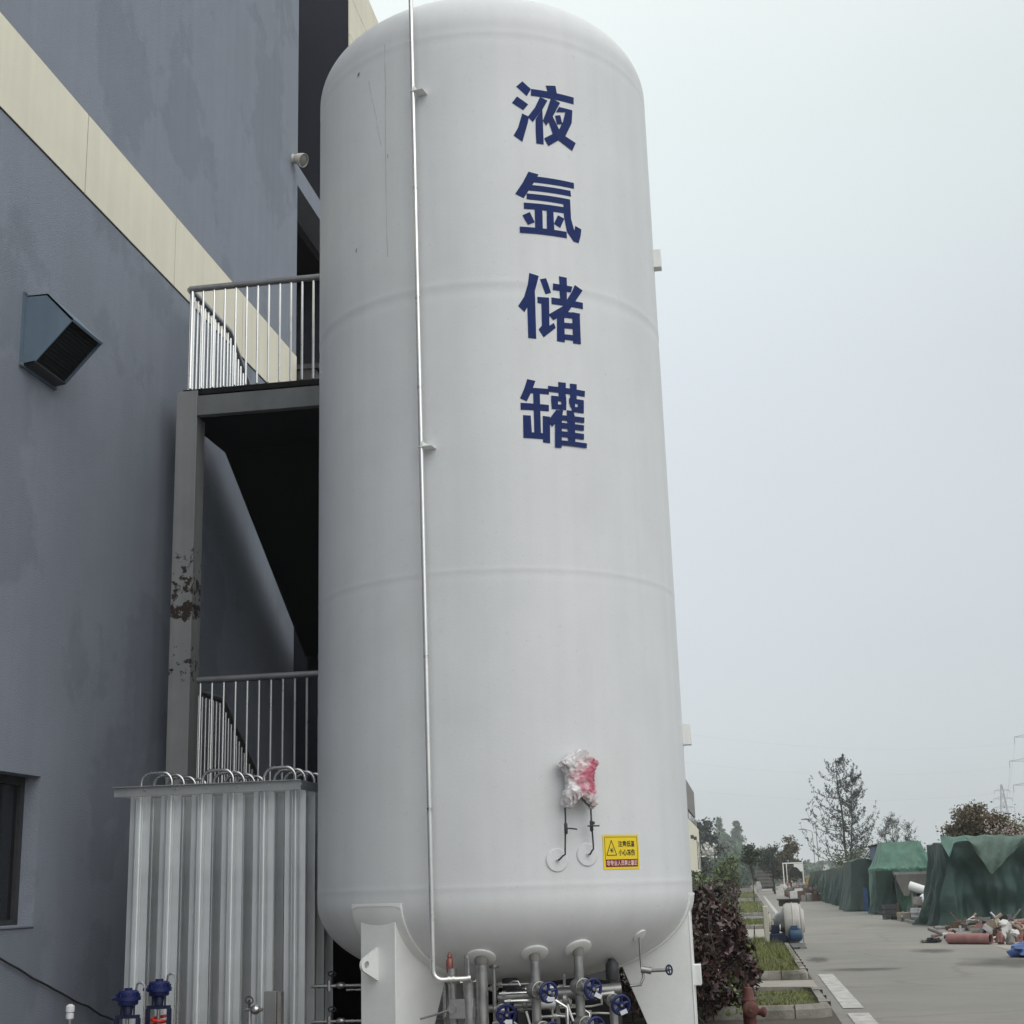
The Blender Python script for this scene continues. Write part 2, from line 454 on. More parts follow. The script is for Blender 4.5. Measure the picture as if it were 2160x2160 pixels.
for k, (cx, cy, rx, ry) in enumerate(((4.75, 28.6, 1.3, 2.3), (2.0, 27.5, 1.1, .7), (3.95, 33.4, .7, 1.3), (1.35, 31.0, .35, 1.5))):
    g = MB(); g.add([(-1.2, -1.2, 0), (1.2, -1.2, 0), (1.2, 1.2, 0), (-1.2, 1.2, 0)], [(0, 1, 2, 3)])
    o = setting('oil_stain', g, m_stain); o.location = (cx, cy, .0085 + .0006 * k); o.scale = (rx, ry, 1)

# parking bays on the left: grass islands with kerbs between pale concrete bays
XL = -6.0
islands = [(18.4, 21.6), (25.15, 39.5), (50.5, 58), (68, 104), (118, 175)]
bays = [(21.75, 25.05), (39.7, 50.3), (58.2, 67.8), (104.2, 117.8)]
m_bay2 = mat('grey_bay_asphalt', (.17, .17, .165), .9, var=.15)
for k, (a, b) in enumerate(bays):
    g = MB(); g.grid(lambda i, j: Vector((XL + (RX0 - XL) * i / 4, a + (b - a) * j / 3, .008)), 5, 4)
    setting('bay_pavement', g, m_bay if k < 2 else m_bay2)
def rounded(a, b, xr, rad=.35, n=6):
    pts = [Vector((XL, a, 0)), Vector((xr - rad, a, 0))]
    pts += [Vector((xr - rad + rad * math.sin(PI / 2 * i / n), a + rad - rad * math.cos(PI / 2 * i / n), 0)) for i in range(1, n + 1)]
    pts += [Vector((xr - rad + rad * math.cos(PI / 2 * i / n), b - rad + rad * math.sin(PI / 2 * i / n), 0)) for i in range(n + 1)]
    pts.append(Vector((XL, b, 0)))
    return pts
gr = MB()
for k, (a, b) in enumerate(islands):
    xr = .93
    g = MB(); out_, inn = rounded(a, b, xr), rounded(a + .13, b - .13, xr - .13, .25)
    H_ = .15
    # kerb: outer face, chamfer, top, inner face; cut into stones by fine joints
    def dens(P, step):
        r = []
        for p, q in zip(P, P[1:]):
            m_ = max(1, int((q - p).length / step))
            r += [p + (q - p) * i / m_ for i in range(m_)]
        return r + [P[-1]]
    O, I = [], []
    for s_, (p, q) in enumerate(zip(out_, out_[1:])):
        m_ = max(1, int((q - p).length / .33)) if k < 3 else 1
        for i in range(m_):
            O.append(p + (q - p) * i / m_); I.append(inn[s_] + (inn[s_ + 1] - inn[s_]) * i / m_)
    O.append(out_[-1]); I.append(inn[-1])
    for i in range(len(O)):
        j_ = Vector((noise.noise(Vector((i * .9, k, 0))), noise.noise(Vector((i * .9, k, 5))), 0)) * .018; O[i] = O[i] + j_; I[i] = I[i] + j_ * .5
    prof = []
    n_ = len(O)
    lev = []
    for p, q in zip(O, I):
        d = (q - p)
        hz_ = H_ + .012 * noise.noise(p * 1.7); lev.append([p, p + Z_ * (hz_ - .05), p + d * .30 + Z_ * hz_, q + Z_ * hz_, q + Z_ * .05])
    vs = [v for row in lev for v in row]
    fs = [(i * 5 + j, (i + 1) * 5 + j, (i + 1) * 5 + j + 1, i * 5 + j + 1) for i in range(n_ - 1) for j in range(4)]
    g.add(vs, fs)
    setting('kerb', g, m_kerb)
    # dark joints between stones
    g = MB()
    x = xr - .45
    while x > XL:
        g.box((x, a + .06, H_ / 2 + .003), (.012, .13, H_), 0); x -= .98
    y = a + .5
    while y < b - .4:
        g.box((xr - .06, y, H_ / 2 + .003), (.13, .012, H_), 0); y += .98
    setting('kerb_joint', g, m_joint)
    s_ = MB()
    s_.grid(lambda i, j: Vector((XL + (xr - .12 - XL) * i / 40, a + .12 + (b - a - .24) * j / 20,
            .095 + .03 * noise.noise(Vector((i * .5, j * .4, k))))), 41, 21)
    setting('lawn', s_, m_soil)
    nb = [9500, 17000, 1800, 3000, 1500][k]
    for _ in range(nb):
        px = random.uniform(max(XL, -4.6 if k < 2 else -2.5), xr - .14); py = random.uniform(a + .14, b - .14)
        if noise.noise(Vector((px * 1.1, py * 1.1, 9))) < -.28 and random.random() < .8: continue
        tall = (1.0 + max(0, noise.noise(Vector((px * .8, py * .35, 4)))) * 1.6) * ([.032, .10, .08, .1, .1][k])
        wd = random.uniform(.006, .012) * (1 if k < 2 else 2.4)
        t = random.random() * 6.28; lx, ly = random.gauss(0, .5) * tall, random.gauss(0, .5) * tall
        gr.add([(px - math.cos(t) * wd, py - math.sin(t) * wd, .09), (px + math.cos(t) * wd, py + math.sin(t) * wd, .09), (px + lx, py + ly, .09 + tall * random.uniform(.7, 1.5))], [(0, 1, 2)])
o = gr.build('grass', m_grass); tag(o, 'short mixed green and straw grass growing in the kerbed islands', 'grass', kind='stuff')
# white parking lines
for pts in ([(1.13, 19.6, 1.02, 26.4), (1.06, 12.5, 1.19, 18.9), (1.20, 46, 1.55, 140)]):
    x0, y0, x1, y1 = pts
    g = MB(); n_ = 14
    g.grid(lambda i, j: Vector((1.12 + (.26 if y0 < 40 else .18) * i + (0 if y0 < 40 else .08 + .32 * j / n_), y0 + (y1 - y0) * j / n_, .012)), 2, n_ + 1)
    setting('lane_marking', g, m_line)

# ================================================================== FACTORY BUILDING
XW = -5.8
bld = thing('factory_building', 'grey blue rendered factory block with a cream band, beside the white tank', 'building', (XW, 18.303, 0))
HB = 17.7
wy0, wy1, wz0, wz1 = 9.70, 11.367, 1.441, 2.667
g = MB()
g.bb(-16, XW, -6, wy0, 0, HB); g.bb(-16, XW, wy1, 18.303, 0, HB)
g.bb(-16, XW, wy0, wy1, 0, wz0); g.bb(-16, XW, wy0, wy1, wz1, HB)
g.bb(-16, XW - .3, wy0, wy1, wz0, wz1)
g.build('wall', m_wall, bld)
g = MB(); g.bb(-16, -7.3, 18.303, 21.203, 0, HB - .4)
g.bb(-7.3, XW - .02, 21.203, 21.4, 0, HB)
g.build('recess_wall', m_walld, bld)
g = MB(); g.bb(-16, XW - .02, 21.4, 44, 0, HB); 
g.build('rear_wall', m_wall, bld)
g = MB(); z = 14.53
while z < HB:
    g.bb(XW - .018, XW + .012, 21.203, 44, z, min(z + .78, HB)); z += .795
g.build('cream_cladding', m_cream, bld)
g = MB(); g.bb(XW - .35, XW, 18.303, 21.203, 11.73, 12.06)
g.build('recess_beam', m_wall, bld)
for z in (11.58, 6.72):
    g = MB(); g.bb(-7.3, XW - .36, 18.303, 21.203, z, z + .15); g.build('added_recess_slab', m_sof, bld)  # slabs added inside the recess to darken it below
# cream band of separate panels with fine joints
g = MB(); g.bb(XW - .01, XW + .004, -6, 18.303, 8.178, 9.044)
g.build('band_backing', m_joint, bld)
ys_ = [-6, -3.935, -1.715, .505, 2.725, 4.945, 7.165, 9.385, 11.605, 13.825, 16.04, 18.303]
for a, b in zip(ys_, ys_[1:]):
    g = MB(); g.bb(XW - .005, XW + .012, a + .009, b - .009, 8.191, 9.031); g.build('band_panel', m_cream, bld)
# window
wi = MB(); x = XW - .2
for (a, b, c, d) in ((wy0, wy1, wz0, wz0 + .07), (wy0, wy1, wz1 - .07, wz1), (wy0, wy0 + .07, wz0 + .07, wz1 - .07), (wy1 - .07, wy1, wz0 + .07, wz1 - .07), (10.65, 10.71, wz0 + .07, wz1 - .07)):
    wi.bb(x, x + .06, a, b, c, d)
win = wi.build('window', m_iron, bld)
g = MB(); g.bb(x + .02, x + .03, wy0 + .07, wy1 - .07, wz0 + .07, wz1 - .07); g.build('pane', m_glass, win)
g = MB(); g.bb(XW - .25, XW + .012, wy0, wy1 - .003, wz0 + .002, wz0 + .028); g.build('sill', m_wall, win, bevel=.008)
# awning of the side door by the corner
aw = MB(); aw.bb(-6.05, -5.47, 18.32, 19.6, 8.85, 8.92); aw.bb(-6.05, -5.52, 18.35, 19.5, 8.25, 8.85)
aw.build('door_awning', m_iron, bld)
g = MB(); g.bb(-5.95, -5.48, 18.85, 19.55, 7.82, 8.24); g.build('awning_box', m_gscrap, bld)

# vent hood
vh = thing('vent_hood', 'blue grey sheet metal vent hood with dark louvre, on the rendered wall', 'vent', (XW, 10.65, 6.404))
A_, B_, C_, D_, E_ = (0, .314), (.19, .314), (.437, .057), (.105, -.304), (0, -.318)
y0, y1 = 10.62, 11.20
def sheet(poly, ya, yb, mm, nm):
    q = MB()
    q.prism(poly, (XW + .02, ya, 6.404), X_, Z_, Y_, yb - ya); return q.build(nm, mm, vh)
hd = sheet([A_, B_, C_, (C_[0] - .01, C_[1] - .02), (B_[0] - .01, B_[1] - .015), (0, .302)], y0, y1, m_hood, 'hood_top')
for ya in (y0, y1 - .012): sheet([A_, B_, C_, D_, E_], ya, ya + .012, m_hood, 'side_panel')
sheet([E_, D_, (D_[0], D_[1] + .012), (0, E_[1] + .012)], y0, y1, m_iron, 'bottom_panel')
q = MB()
for k in range(15):
    f = (k + .5) / 15; a = Vector((C_[0] + (D_[0] - C_[0]) * f, 0, C_[1] + (D_[1] - C_[1]) * f))
    c = Vector((XW + .02, (y0 + y1) / 2, 6.404)) + a + Vector((-.02, 0, .02))
    q.box(c, (.034, y1 - y0 - .03, .004), m=Matrix.Rotation(R(-75), 3, 'Y'))
q.prism([(C_[0] - .04, C_[1]), (D_[0] - .02, D_[1] + .05), (D_[0] - .03, D_[1] + .05), (C_[0] - .05, C_[1])], (XW + .02, y0 + .02, 6.404), X_, Z_, Y_, y1 - y0 - .04)
q.build('louvre', m_mesh, vh)
q = MB(); q.bb(XW, XW + .02, y0 - .04, y1 + .04, 6.065, 6.74); q.build('mounting_flange', m_hood, vh)
for yy, zz in ((y0 - .03, 6.73), (y0 - .03, 6.075), (y1 + .02, 6.075)):
    q = MB(); q.cyl((XW + .02, yy, zz), (XW + .035, yy, zz), .016, n=6); q.build('bolt', m_gscrap, vh)

# bulkhead lamp
lp = thing('wall_lamp', 'small cream bulkhead lamp fixed near the corner of the rendered wall', 'lamp', (XW, 18.065, 12.0))
q = MB(); q.lathe([(.075, 0), (.08, .015), (.075, .03)], (XW, 18.065, 12.02), X_, 18); q.build('base_plate', m_lamp, lp)
ld = Vector((.8, -.25, -.42)).normalized(); lo_ = Vector((XW + .02, 18.065, 12.04))
q = MB(); q.lathe([(.03, .0), (.055, .02), (.085, .08), (.10, .15), (.102, .19), (.095, .19)], lo_, ld, 20, caps=False); q.build('shade', m_lamp, lp)
q = MB(); q.lathe([(.093, 0), (.07, .012), (.0, .016)], lo_ + ld * .17, ld, 20, caps=False); q.build('lens', m_gscrap, lp)

# cable sagging along the wall and the capped pipe stub
pts = []
for k in range(30):
    f = k / 29; y = 9.13 + f * 3.8
    pts.append((XW + .025 + .006 * noise.noise(Vector((k * .6, 0, 0))), y, 1.869 - 1.284 * (f ** .85) + .02 * noise.noise(Vector((k * .5, 2, 0)))))
q = MB(); q.tube(pts, .009, 6)
tag(q.build('cable', m_iron), 'thin black cable sagging down the grey wall under the window', 'cable')
ps = thing('capped_pipe_stub', 'small pale capped pipe standing in front of the grey wall', 'pipe', (-5.22, 10.9, 0))
q = MB(); q.cyl((-5.22, 10.9, 0), (-5.22, 10.9, .78), .024); q.build('pipe', m_ssd, ps)
q = MB(); q.lathe([(.02, 0), (.03, .01), (.03, .045), (.022, .05), (.034, .06), (.034, .10), (.015, .115)], (-5.22, 10.9, .76), Z_, 14); q.build('cap', m_tagw, ps)

# ================================================================== STEEL STAIR
SY = 13.6
st = thing('steel_staircase', 'grey steel escape stair with barred railings, squeezed between the wall and the tank', 'staircase', (-4.6, SY, 0))
XL0, XL1, XG0, XR0, XR1 = -5.55, -4.3, -3.75, -3.55, -2.3
ZU, ZM, ZL = 6.87, 4.93, 2.66
YF0, YF1 = 14.88, 18.04
def landing(y0, y1, z, x0, x1, dp=.31):
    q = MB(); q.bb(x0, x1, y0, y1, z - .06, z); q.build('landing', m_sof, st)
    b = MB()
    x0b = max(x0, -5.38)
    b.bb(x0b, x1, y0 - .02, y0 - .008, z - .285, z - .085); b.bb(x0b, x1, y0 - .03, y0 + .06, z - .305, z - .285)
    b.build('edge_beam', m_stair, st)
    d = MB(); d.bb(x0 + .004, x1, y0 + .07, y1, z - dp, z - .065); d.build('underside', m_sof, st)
landing(SY, YF0, ZU, -5.555, -2.2)
landing(SY, YF0, ZL, -5.555, -2.2)
landing(YF1, 19.3, ZM, -5.55, -2.2, .44)
def flight(x0, x1, ya, za, yb, zb, nm=13):
    q = MB()
    dy, dz = (yb - ya), (zb - za)
    for k in range(nm):
        f = (k + .5) / nm
        q.bb(x0, x1, ya + dy * f - .15, ya + dy * f + .15, za + dz * f - .02, za + dz * f + .02)
    q.build('treads', m_stair, st)
    s = MB()
    for x in (x0, x1 - .012):
        s.prism([(ya, za - .02), (yb, zb - .02), (yb, zb - .26), (ya, za - .31)] if dy * dz < 0 else [(ya, za), (yb, zb), (yb, zb - .3), (ya, za - .3)], (x, 0, 0), Y_, Z_, X_, .012)
    s.prism([(ya, za - .27), (yb, zb - .22), (yb, zb - .24), (ya, za - .29)] if dy * dz < 0 else [(ya, za - .26), (yb, zb - .26), (yb, zb - .28), (ya, za - .28)], (x0, 0, 0), Y_, Z_, X_, x1 - x0)
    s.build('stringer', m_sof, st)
flight(XL0, XL1, YF0, ZU, YF1, ZM)
flight(XR0, XR1, YF1, ZM, YF0, ZL)
flight(XL0, XL1, YF0, ZL, 18.4, .30)
def rail(pts_top, z_drop, nm, first_thick=False, gap=.123):
    """handrail along pts_top, balusters hanging z_drop below it"""
    P = [Vector(p) for p in pts_top]
    h = MB(); h.tube(P, .036, 10); rl = h.build('railing', m_rail, st)
    tot = sum((b - a).length for a, b in zip(P, P[1:])); dd = .03
    while dd < tot:
        s_ = dd
        for a, b in zip(P, P[1:]):
            L_ = (b - a).length
            if s_ <= L_: p = a + (b - a) * (s_ / L_); break
            s_ -= L_
        q = MB(); rr = .019 if (first_thick and dd < .1) else .0125
        q.cyl(p, (p.x, p.y, p.z - z_drop), rr, n=8)
        q.build('baluster', m_bal, rl)
        dd += gap
rail([(-5.50, SY - .02, ZU + 1.145), (-2.3, SY - .02, ZU + 1.145)], 1.145, 'u', True)
rail([(-5.525, SY + .04, ZU + 1.17), (-5.525, 14.86, ZU + 1.17), (-5.525, 14.90, ZU + 1.15), (-5.525, 16.6, ZU + .10)], 1.165, 's', gap=.105)
rail([(-5.30, SY - .02, ZL + 1.09), (-2.3, SY - .02, ZL + 1.09)], 1.09, 'l')
rail([(-5.525, SY + .25, ZL + 1.06), (-5.525, 14.86, ZL + 1.06), (-5.525, 14.90, ZL + 1.04), (-5.525, 16.9, ZL - .2)], 1.05, 'ls', gap=.105)
q = MB(); q.bb(-5.615, -5.385, SY - .02, SY + .22, 0, ZU - .02); q.build('column', m_col, st, bevel=.006)
for (x0, x1) in ((-2.45, -2.25), (-5.5, -5.33)):
    q = MB(); q.bb(x0, x1, 18.9, 19.1, 0, ZM - .1); q.build('rear_column', m_stair, st)
q = MB(); q.bb(-2.19, -2.15, SY, 19.36, 0, ZU - .4); q.build('light_block_side', m_sof, st)  # unseen sheet added to keep light off the wall behind the stair
q = MB(); q.bb(-5.6, -2.2, 19.32, 19.36, 0, ZU - .2); q.build('light_block_rear', m_sof, st)  # unseen rear sheet, added to close the stair off from daylight

# ================================================================== LIQUID GAS TANK
TX, TY, TR = -1.9209, 11.6949, 1.5
tk = thing('storage_tank', 'tall white cylindrical liquid argon storage tank with blue lettering, standing on legs', 'tank', (TX, TY, 0))
ZB0, HBH = 1.57, .66
def head(t, a=2.3, b=2.0):   # t = r/R -> depth fraction
    return (max(0, 1 - t ** a)) ** (1 / b)
prof = []
for k in range(0, 41):
    t = math.sin(PI / 2 * k / 40); prof.append((TR * t, ZB0 - HBH * head(t)))
def shell_r(z):
    r = TR
    for zs, am, wd in ((1.65, .0022, .02), (3.945, .0014, .018), (6.26, .0020, .03), (8.50, .0012, .025), (3.90, -.0013, .03), (6.19, -.0028, .05), (8.44, -.0016, .04), (2.75, .0012, .02), (5.1, .0008, .03), (7.4, .0008, .03)):
        r += am * math.exp(-((z - zs) / wd) ** 2)
    return r
z = ZB0 + .01
while z < 8.58:
    near = min(abs(z - q) for q in (1.65, 3.945, 6.26, 8.50))
    prof.append((shell_r(z), z)); z += .012 if near < .26 else .08
for k in range(41):
    t = math.cos(PI / 2 * k / 40); prof.append((TR * t, 8.59 + .70 * head(t, 2.3, 2.05)))
g = MB(); g.lathe(prof, (TX, TY, 0), Z_, 180, caps=False)
g.build('shell', m_tank, tk)
def onT(ang, z, r=TR):   # ang degrees, 0 faces -Y, positive to +X
    a = R(ang); return Vector((TX + r * math.sin(a), TY - r * math.cos(a), z))
def headpt(ang, r, off=0.0):
    t = min(1, r / TR); z = ZB0 - HBH * head(t)
    dz = (HBH * (head(min(1, t + .01)) - head(max(0, t - .01)))) / (.02 * TR) if t < .985 else -9
    n = Vector((-dz if False else 0, 0, 0))
    p = onT(ang, z, r); er = Vector((math.sin(R(ang)), -math.cos(R(ang)), 0))
    slope = -dz
    nn = (er * slope + Z_ * -1).normalized()
    return p + nn * off, nn

# legs
def make_leg(ang):
    er = Vector((math.sin(R(ang)), -math.cos(R(ang)), 0)); et = Vector((math.cos(R(ang)), math.sin(R(ang)), 0))
    o = Vector((TX, TY, 0))
    hw = .172
    def zr(r): return ZB0 - HBH * head(r / TR) + .004
    q = MB()
    ro = 1.475
    q.prism([(-hw, 0), (hw, 0), (hw, 1.455), (-hw, 1.455)], o + er * (ro - .014), et, Z_, er, .014)
    poly = [(ro - .015, 0), (ro - .015, 1.45)]
    rr = ro - .04
    while rr > .93: poly.append((rr, min(1.45, zr(rr)))); rr -= .04
    poly += [(.925, zr(.925)), (1.14, .50), (1.18, 0)]
    for s in (-1, 1):
        q.prism(poly, o + et * (s * (hw - .008) - .006), er, Z_, et, .012)
    q.prism([(1.0, -.0), (1.62, 0), (1.62, .02), (1.0, .02)], o - et * .26, er, Z_, et, .52)
    lg = q.build('leg', m_leg, tk, bevel=.004)
    # reinforcing pad that follows the head
    p = MB(); N1, N2 = 17, 19
    def pad(i, j, off):
        f = -1 + 2 * i / (N1 - 1); v = j / (N2 - 1)
        s = .06 + v * .80
        # path: down the flange then along the head
        if s < .10:
            r, zz = TR + .001, 1.60 - s - .055 * abs(f) ** 8 * (1 - s / .1)
            a = ang + f * 9.3
            return onT(a, zz, r + off)
        tt = 1.0 - ((s - .10) ** 1.6) * .62
        r = TR * max(.5, tt)
        hwid = .245
        a = ang + math.degrees(f * hwid / r)
        pt, nn = headpt(a, r, off)
        return pt
    p.grid(lambda i, j: pad(i, j, .014), N1, N2)
    p.grid(lambda i, j: pad(i, j, .0145 if False else (.014 if j == 0 else .002)), N1, 2)
    # rim so the pad has thickness
    for jj in (0, N2 - 1):
        p.add([pad(i, jj, o_) for i in range(N1) for o_ in (-.004, .014)], [(2 * i, 2 * i + 1, 2 * i + 3, 2 * i + 2) for i in range(N1 - 1)])
    for ii in (0, N1 - 1):
        p.add([pad(ii, j, o_) for j in range(N2) for o_ in (-.004, .014)], [(2 * j, 2 * j + 1, 2 * j + 3, 2 * j + 2) for j in range(N2 - 1)])
    p.build('pad', m_leg, lg)
    # lifting lug: rounded plate with a hole, standing radially out of the leg
    l_ = MB(); c, rad, hole = .115, .052, .026
    pr = [(0, -.115)] + [(c + rad * math.cos(t), rad * math.sin(t)) for t in [R(-58 + 116 * k / 12) for k in range(13)]] + [(0, .115)]
    base = o + er * ro + Z_ * 1.14 - et * .02
    n_ = len(pr); hp = [(c + hole * math.cos(2 * PI * k / 18), hole * math.sin(2 * PI * k / 18)) for k in range(18)]
    bm = bmesh.new()
    for dz in (0, .022):
        ov = [bm.verts.new(base + er * a + Z_ * b + et * dz) for a, b in pr]
        hv = [bm.verts.new(base + er * a + Z_ * b + et * dz) for a, b in hp]
        ed = [bm.edges.new((ov[k], ov[(k + 1) % n_])) for k in range(n_)] + [bm.edges.new((hv[k], hv[(k + 1) % 18])) for k in range(18)]
        bmesh.ops.triangle_fill(bm, edges=ed, use_beauty=True)
        if dz == 0: o0, h0 = ov, hv
        else:
            for k in range(n_): bm.faces.new((o0[k], o0[(k + 1) % n_], ov[(k + 1) % n_], ov[k]))
            for k in range(18): bm.faces.new((h0[k], hv[k], hv[(k + 1) % 18], h0[(k + 1) % 18]))
    bmesh.ops.recalc_face_normals(bm, faces=bm.faces)
    l_.add([v.co.copy() for v in bm.verts], [])
    bm.verts.index_update()
    l_ = MB(); l_.add([v.co.copy() for v in bm.verts], [tuple(v.index for v in f.verts) for f in bm.faces]); bm.free()
    if ang < 60: l_.build('lifting_lug', m_leg, lg)
    return lg
for ang in (-29.7, 90, 209.5): make_leg(ang)
q = MB(); q.bb(-.448, -.39, 11.55, 11.72, .87, 1.02); q.build('leg_nameplate', m_leg, tk, bevel=.004)

# blue characters: each a set of cut strokes laid on the shell
CH = {'ye':[[(20.1,7.993),(22.17,8.047),(24.87,7.984),(23.4,7.914)],[(18.57,7.84),(20.24,7.903),(23.79,7.84),(22.09,7.781)],[(21.72,7.751),(23.87,7.727),(23.39,7.666),(21.46,7.492),(18.75,7.543),(20.28,7.621)],[(24.91,7.986),(30.29,7.986),(39.79,7.987),(39.63,7.923),(24.72,7.923)],[(29.86,8.038),(33.26,8.053),(33.58,7.993),(33.75,7.924),(31.12,7.923),(30.36,7.989)],[(27.78,7.923),(30.23,7.9),(28.57,7.818),(25.05,7.682),(23.47,7.725),(25.89,7.816)],[(26.01,7.711),(28.39,7.813),(28.4,7.702),(28.35,7.49),(25.93,7.491),(25.87,7.61)],[(31.48,7.93),(34.61,7.903),(31.8,7.76),(29.42,7.665),(28.4,7.707),(29.92,7.81)],[(34.18,7.863),(39.02,7.862),(38.9,7.84),(36.47,7.827),(33.03,7.808)],[(36.49,7.838),(39.02,7.862),(38.53,7.74),(35.96,7.603),(29.92,7.482),(28.57,7.547),(31.65,7.602),(33.83,7.651),(35.4,7.738)],[(32.62,7.773),(34.49,7.788),(35.07,7.71),(33.2,7.696)],[(30.28,7.711),(31.8,7.76),(33.83,7.655),(35.96,7.603),(39.7,7.564),(38.23,7.484),(33.66,7.549),(31.64,7.598)]],'ya':[[(23.03,7.229),(26.29,7.214),(24.61,7.135),(21.22,6.989),(18.59,7.022),(21.08,7.126)],[(25.83,7.193),(38.36,7.194),(38.33,7.141),(24.62,7.137)],[(23.29,7.112),(37.0,7.115),(37.09,7.065),(22.84,7.061)],[(22.23,7.033),(36.68,7.036),(36.66,6.989),(34.27,6.981),(22.1,6.982)],[(34.2,7.003),(36.68,7.036),(36.72,6.864),(37.69,6.764),(38.14,6.809),(40.33,6.791),(39.95,6.731),(39.07,6.662),(37.26,6.667),(35.08,6.74),(34.25,6.869)],[(21.17,6.95),(34.4,6.955),(34.38,6.901),(21.16,6.895)],[(24.56,6.912),(27.06,6.911),(26.93,6.712),(24.51,6.714)],[(28.48,6.912),(30.65,6.911),(30.73,6.712),(28.24,6.712)],[(20.61,6.837),(22.97,6.871),(24.45,6.784),(22.24,6.757)],[(32.18,6.873),(34.29,6.852),(32.76,6.765),(30.7,6.793)],[(19.64,6.736),(34.9,6.739),(34.91,6.684),(19.64,6.683)]],'chu':[[(22.1,6.341),(25.07,6.321),(23.61,6.184),(22.91,6.132),(20.19,6.004),(18.32,6.053),(20.27,6.136),(21.5,6.24)],[(21.1,6.06),(23.68,6.189),(23.53,5.785),(21.05,5.788)],[(25.35,6.293),(27.37,6.308),(28.84,6.188),(27.03,6.171)],[(24.34,6.141),(28.09,6.144),(27.85,5.905),(29.32,5.933),(29.85,5.892),(25.85,5.802),(24.36,5.867),(25.42,5.899),(25.53,6.086),(24.36,6.088)],[(29.53,6.269),(36.06,6.267),(35.54,6.216),(29.44,6.213)],[(31.64,6.339),(34.26,6.337),(34.03,6.143),(31.71,6.141)],[(28.85,6.148),(39.6,6.145),(39.49,6.09),(28.82,6.091)],[(36.9,6.286),(39.66,6.25),(34.19,6.041),(29.2,5.955),(27.64,5.998),(32.56,6.086),(35.91,6.225)],[(30.44,6.015),(32.74,6.031),(32.8,5.988),(32.65,5.779),(30.07,5.782)],[(35.58,6.046),(38.24,6.045),(38.16,5.784),(35.45,5.781)],[(32.48,6.039),(38.35,6.046),(38.14,5.993),(32.57,5.989)],[(32.59,5.945),(35.58,5.95),(35.5,5.903),(32.51,5.898)],[(32.56,5.847),(35.57,5.85),(35.49,5.804),(32.48,5.802)]],'guan':[[(20.29,5.447),(22.79,5.435),(21.54,5.349),(19.9,5.263),(17.91,5.287),(19.28,5.367)],[(21.57,5.377),(26.92,5.376),(26.78,5.329),(21.2,5.331)],[(18.02,5.251),(26.65,5.244),(26.57,5.191),(18.0,5.194)],[(21.93,5.35),(23.98,5.336),(23.87,5.0),(21.83,5.006)],[(18.64,5.151),(20.96,5.149),(21.13,5.004),(18.52,4.967)],[(18.59,5.016),(26.61,5.009),(26.53,4.96),(18.52,4.967)],[(24.58,5.151),(26.82,5.148),(26.59,4.933),(24.39,4.936)],[(26.58,5.401),(38.86,5.394),(38.66,5.345),(26.57,5.353)],[(29.9,5.44),(32.37,5.44),(32.2,5.322),(29.84,5.323)],[(33.74,5.438),(36.03,5.44),(35.77,5.304),(33.57,5.309)],[(27.47,5.322),(32.33,5.322),(32.26,5.284),(27.4,5.278)],[(27.48,5.25),(32.22,5.259),(32.14,5.214),(27.49,5.213)],[(27.41,5.285),(29.58,5.283),(29.53,5.252),(27.48,5.248)],[(30.62,5.284),(32.34,5.287),(32.21,5.255),(30.57,5.253)],[(33.25,5.316),(38.24,5.315),(38.18,5.283),(33.18,5.273)],[(33.8,5.245),(38.13,5.256),(38.03,5.206),(34.06,5.205)],[(33.19,5.279),(35.14,5.277),(35.08,5.246),(33.62,5.241)],[(36.07,5.28),(38.18,5.285),(38.12,5.254),(36.02,5.249)],[(28.81,5.206),(31.09,5.211),(30.68,5.161),(27.33,5.067),(26.29,5.11),(26.8,5.136)],[(28.42,5.155),(30.64,5.177),(30.09,4.902),(28.02,4.902)],[(32.24,5.214),(34.41,5.212),(34.85,5.172),(34.62,4.954),(32.29,4.956)],[(30.36,5.168),(38.13,5.171),(37.97,5.125),(30.3,5.127)],[(30.26,5.106),(37.83,5.106),(37.74,5.06),(30.25,5.061)],[(30.21,5.037),(37.69,5.035),(37.6,4.988),(30.14,4.992)],[(30.09,4.963),(38.6,4.961),(38.42,4.922),(30.03,4.924)]]}
for nm, zoff in (('ye', 0), ('ya', 0), ('chu', 0), ('guan', 0)):
    g = MB(); kk = 0
    for poly in CH[nm]:
        rr = TR + .0024 + .00025 * kk; kk += 1
        bm = bmesh.new()
        vs = [bm.verts.new((a * .02618, zz, 0)) for a, zz in poly]
        bm.faces.new(vs)
        lo, hi = min(a for a, _ in poly), max(a for a, _ in poly)
        c = math.ceil(lo / 1.2) * 1.2
        while c < hi:
            bmesh.ops.bisect_plane(bm, geom=bm.verts[:] + bm.edges[:] + bm.faces[:], plane_co=(c * .02618, 0, 0), plane_no=(1, 0, 0)); c += 1.2
        zlo, zhi = min(q[1] for q in poly), max(q[1] for q in poly)
        for kz in range(26):          # follow the weld bead where a stroke crosses it
            c = 6.06 + kz * .012
            if zlo < c < zhi: bmesh.ops.bisect_plane(bm, geom=bm.verts[:] + bm.edges[:] + bm.faces[:], plane_co=(0, c, 0), plane_no=(0, 1, 0))
        bmesh.ops.triangulate(bm, faces=bm.faces[:])
        bm.verts.index_update()
        P = [onT(v.co.x / .02618, v.co.y, rr + (shell_r(v.co.y) - TR)) for v in bm.verts]
        F = []
        for f in bm.faces:
            idx = [v.index for v in f.verts]
            n = (P[idx[1]] - P[idx[0]]).cross(P[idx[2]] - P[idx[0]])
            if n.dot(P[idx[0]] - Vector((TX, TY, P[idx[0]].z))) < 0: idx.reverse()
            F.append(tuple(idx))
        g.add(P, F); bm.free()
    g.build('painted_character', m_blue, tk)

